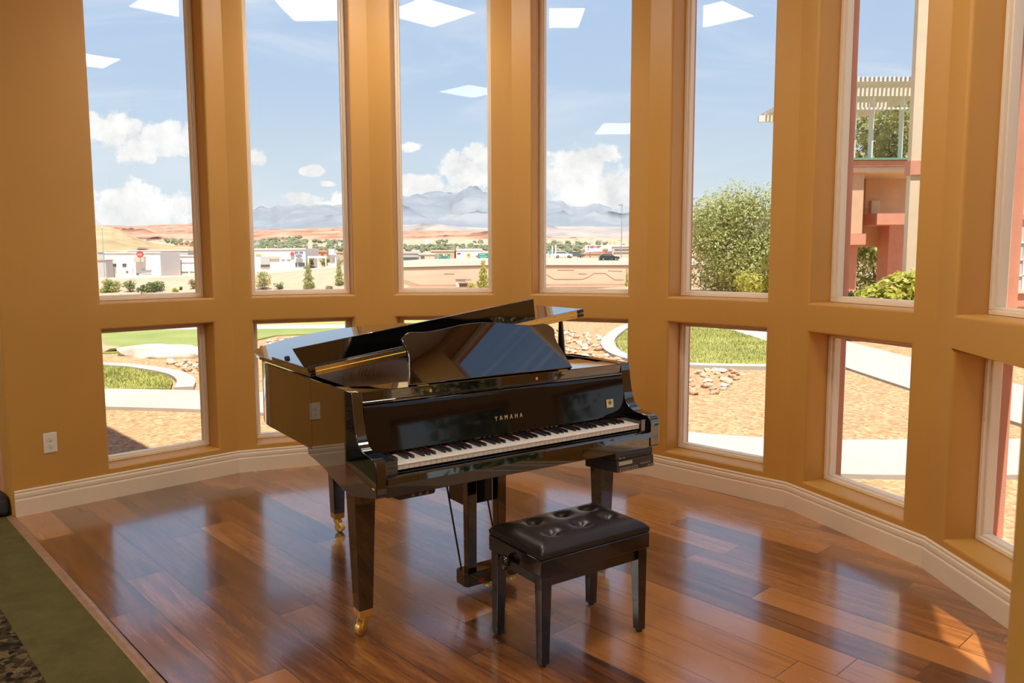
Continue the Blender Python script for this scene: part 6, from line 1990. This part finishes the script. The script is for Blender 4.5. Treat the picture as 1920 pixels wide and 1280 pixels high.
w = bpy.data.worlds.new('sky')
SC.world = w
w.use_nodes = True
nt = NT(w.node_tree)
nt.n.clear()
tc = nt.new('ShaderNodeTexCoord')
sp = nt.new('ShaderNodeSeparateXYZ')
d = nt.vmath('NORMALIZE', tc.outputs['Generated'])
nt.link(d, sp.inputs[0])
X, Y, Z = sp.outputs
yy = nt.math('MAXIMUM', Y, .06)
u = nt.math('DIVIDE', X, yy)
v = nt.math('DIVIDE', Z, yy)
uv = nt.new('ShaderNodeCombineXYZ')
nt.link(u, uv.inputs[0])
nt.link(v, uv.inputs[1])
UV = uv.outputs[0]
sky = nt.ramp(Z, [(0.0, (.68, .71, .72, 1)), (.08, (.55, .64, .71, 1)), (.20, (.42, .54, .71, 1)), (.42, (.33, .46, .70, 1)), (1.0, (.22, .34, .62, 1))])
best = None
for (cu, cv, ru, rv) in [(-0.4712, 0.1583, 0.0474, 0.0285), (-0.4054, 0.1456, 0.0576, 0.0285), (-0.4391, 0.1373, 0.0407, 0.0217), (-0.4692, 0.0718, 0.0508, 0.0298), (-0.4228, 0.0616, 0.0542, 0.0257), (-0.4469, 0.0498, 0.0881, 0.0176), (-0.2980, 0.1222, 0.0203, 0.0149), (-0.2293, 0.1055, 0.0230, 0.0081), (-0.2349, 0.0726, 0.0339, 0.0095), (-0.2077, 0.0903, 0.0176, 0.0068), (-0.2184, 0.0639, 0.0474, 0.0095), (-0.1915, 0.0704, 0.0203, 0.0163), (-0.1034, 0.1356, 0.0176, 0.0095), (-0.0339, 0.1025, 0.0407, 0.0325), (-0.0171, 0.1221, 0.0285, 0.0230), (-0.0842, 0.0863, 0.0407, 0.0203), (-0.0576, 0.0763, 0.0644, 0.0149), (-0.1041, 0.0930, 0.0163, 0.0122), (0.1094, 0.1116, 0.0447, 0.0285), (0.1293, 0.1246, 0.0339, 0.0176), (0.0762, 0.0921, 0.0339, 0.0271), (0.1497, 0.0852, 0.0407, 0.0298), (0.1164, 0.0708, 0.0745, 0.0176), (0.3141, 0.0612, 0.0271, 0.0108), (0.3378, 0.0511, 0.0271, 0.0108)]:
    q = nt.vmath('SUBTRACT', UV, (cu, cv, 0))
    q = nt.vmath('MULTIPLY', q, (1 / ru, 1 / rv, 0))
    q = nt.vmath('DOT_PRODUCT', q, q, 1)
    best = q if best is None else nt.math('MINIMUM', best, q)
n1 = nt.noise(UV, 19, 9, .6)
n2 = nt.noise(UV, 60, 6, .62)
dens = nt.math('ADD', nt.math('SUBTRACT', 1.0, nt.math('SQRT', best)), nt.math('ADD', nt.math('MULTIPLY', nt.math('SUBTRACT', n1, .5), 2.3), nt.math('MULTIPLY', nt.math('SUBTRACT', n2, .5), .9)))
alpha = nt.maprange(dens, .10, .40, 0, 1, True)
mp = nt.new('ShaderNodeMapping')
nt.link(UV, mp.inputs[0])
mp.inputs['Rotation'].default_value = (0, 0, .25)
mp.inputs['Scale'].default_value = (1.6, 7, 1)
cir = nt.noise(mp.outputs[0], 1.6, 6, .6, dist=.7)
ca_ = nt.math('MULTIPLY', nt.maprange(cir, .46, .74, 0, .55, True), nt.maprange(v, .02, .12, .2, 1))
sky = nt.mix(ca_, sky, (.72, .75, .80, 1))
shade = nt.noise(nt.vmath('ADD', UV, (.013, .017, 0)), 17, 6, .6)
ccol = nt.ramp(shade, [(.30, (.58, .60, .63, 1)), (.46, (.76, .76, .76, 1)), (.60, (.88, .87, .86, 1))])
ahead = nt.maprange(Y, .05, .2, 0, 1)
sky = nt.mix(nt.math('MULTIPLY', alpha, ahead), sky, ccol)
hz = nt.math('MULTIPLY', nt.maprange(v, .02, .085, .62, 0, True), ahead)
sky = nt.mix(hz, sky, (.74, .75, .75, 1))
bg = nt.new('ShaderNodeBackground')
nt.link(sky, bg.inputs[0])
bg.inputs[1].default_value = 0.76
wo = nt.new('ShaderNodeOutputWorld')
nt.link(bg.outputs[0], wo.inputs[0])

# ------------------------------------------------------------------ render look
SC.view_settings.view_transform = 'Standard'
SC.view_settings.look = 'None'
SC.view_settings.exposure = 0.72
SC.view_settings.gamma = 1
SC.view_settings.use_curve_mapping = False
SC.cycles.max_bounces = 12
SC.cycles.diffuse_bounces = 6
SC.cycles.glossy_bounces = 6
SC.cycles.transparent_max_bounces = 24
SC.cycles.transmission_bounces = 8
SC.cycles.sample_clamp_indirect = 6
SC.cycles.caustics_reflective = False
SC.cycles.caustics_refractive = False
SC.cycles.use_denoising = True
try:
    SC.cycles.denoiser = 'OPENIMAGEDENOISE'
except Exception:
    pass
bpy.context.view_layer.update()
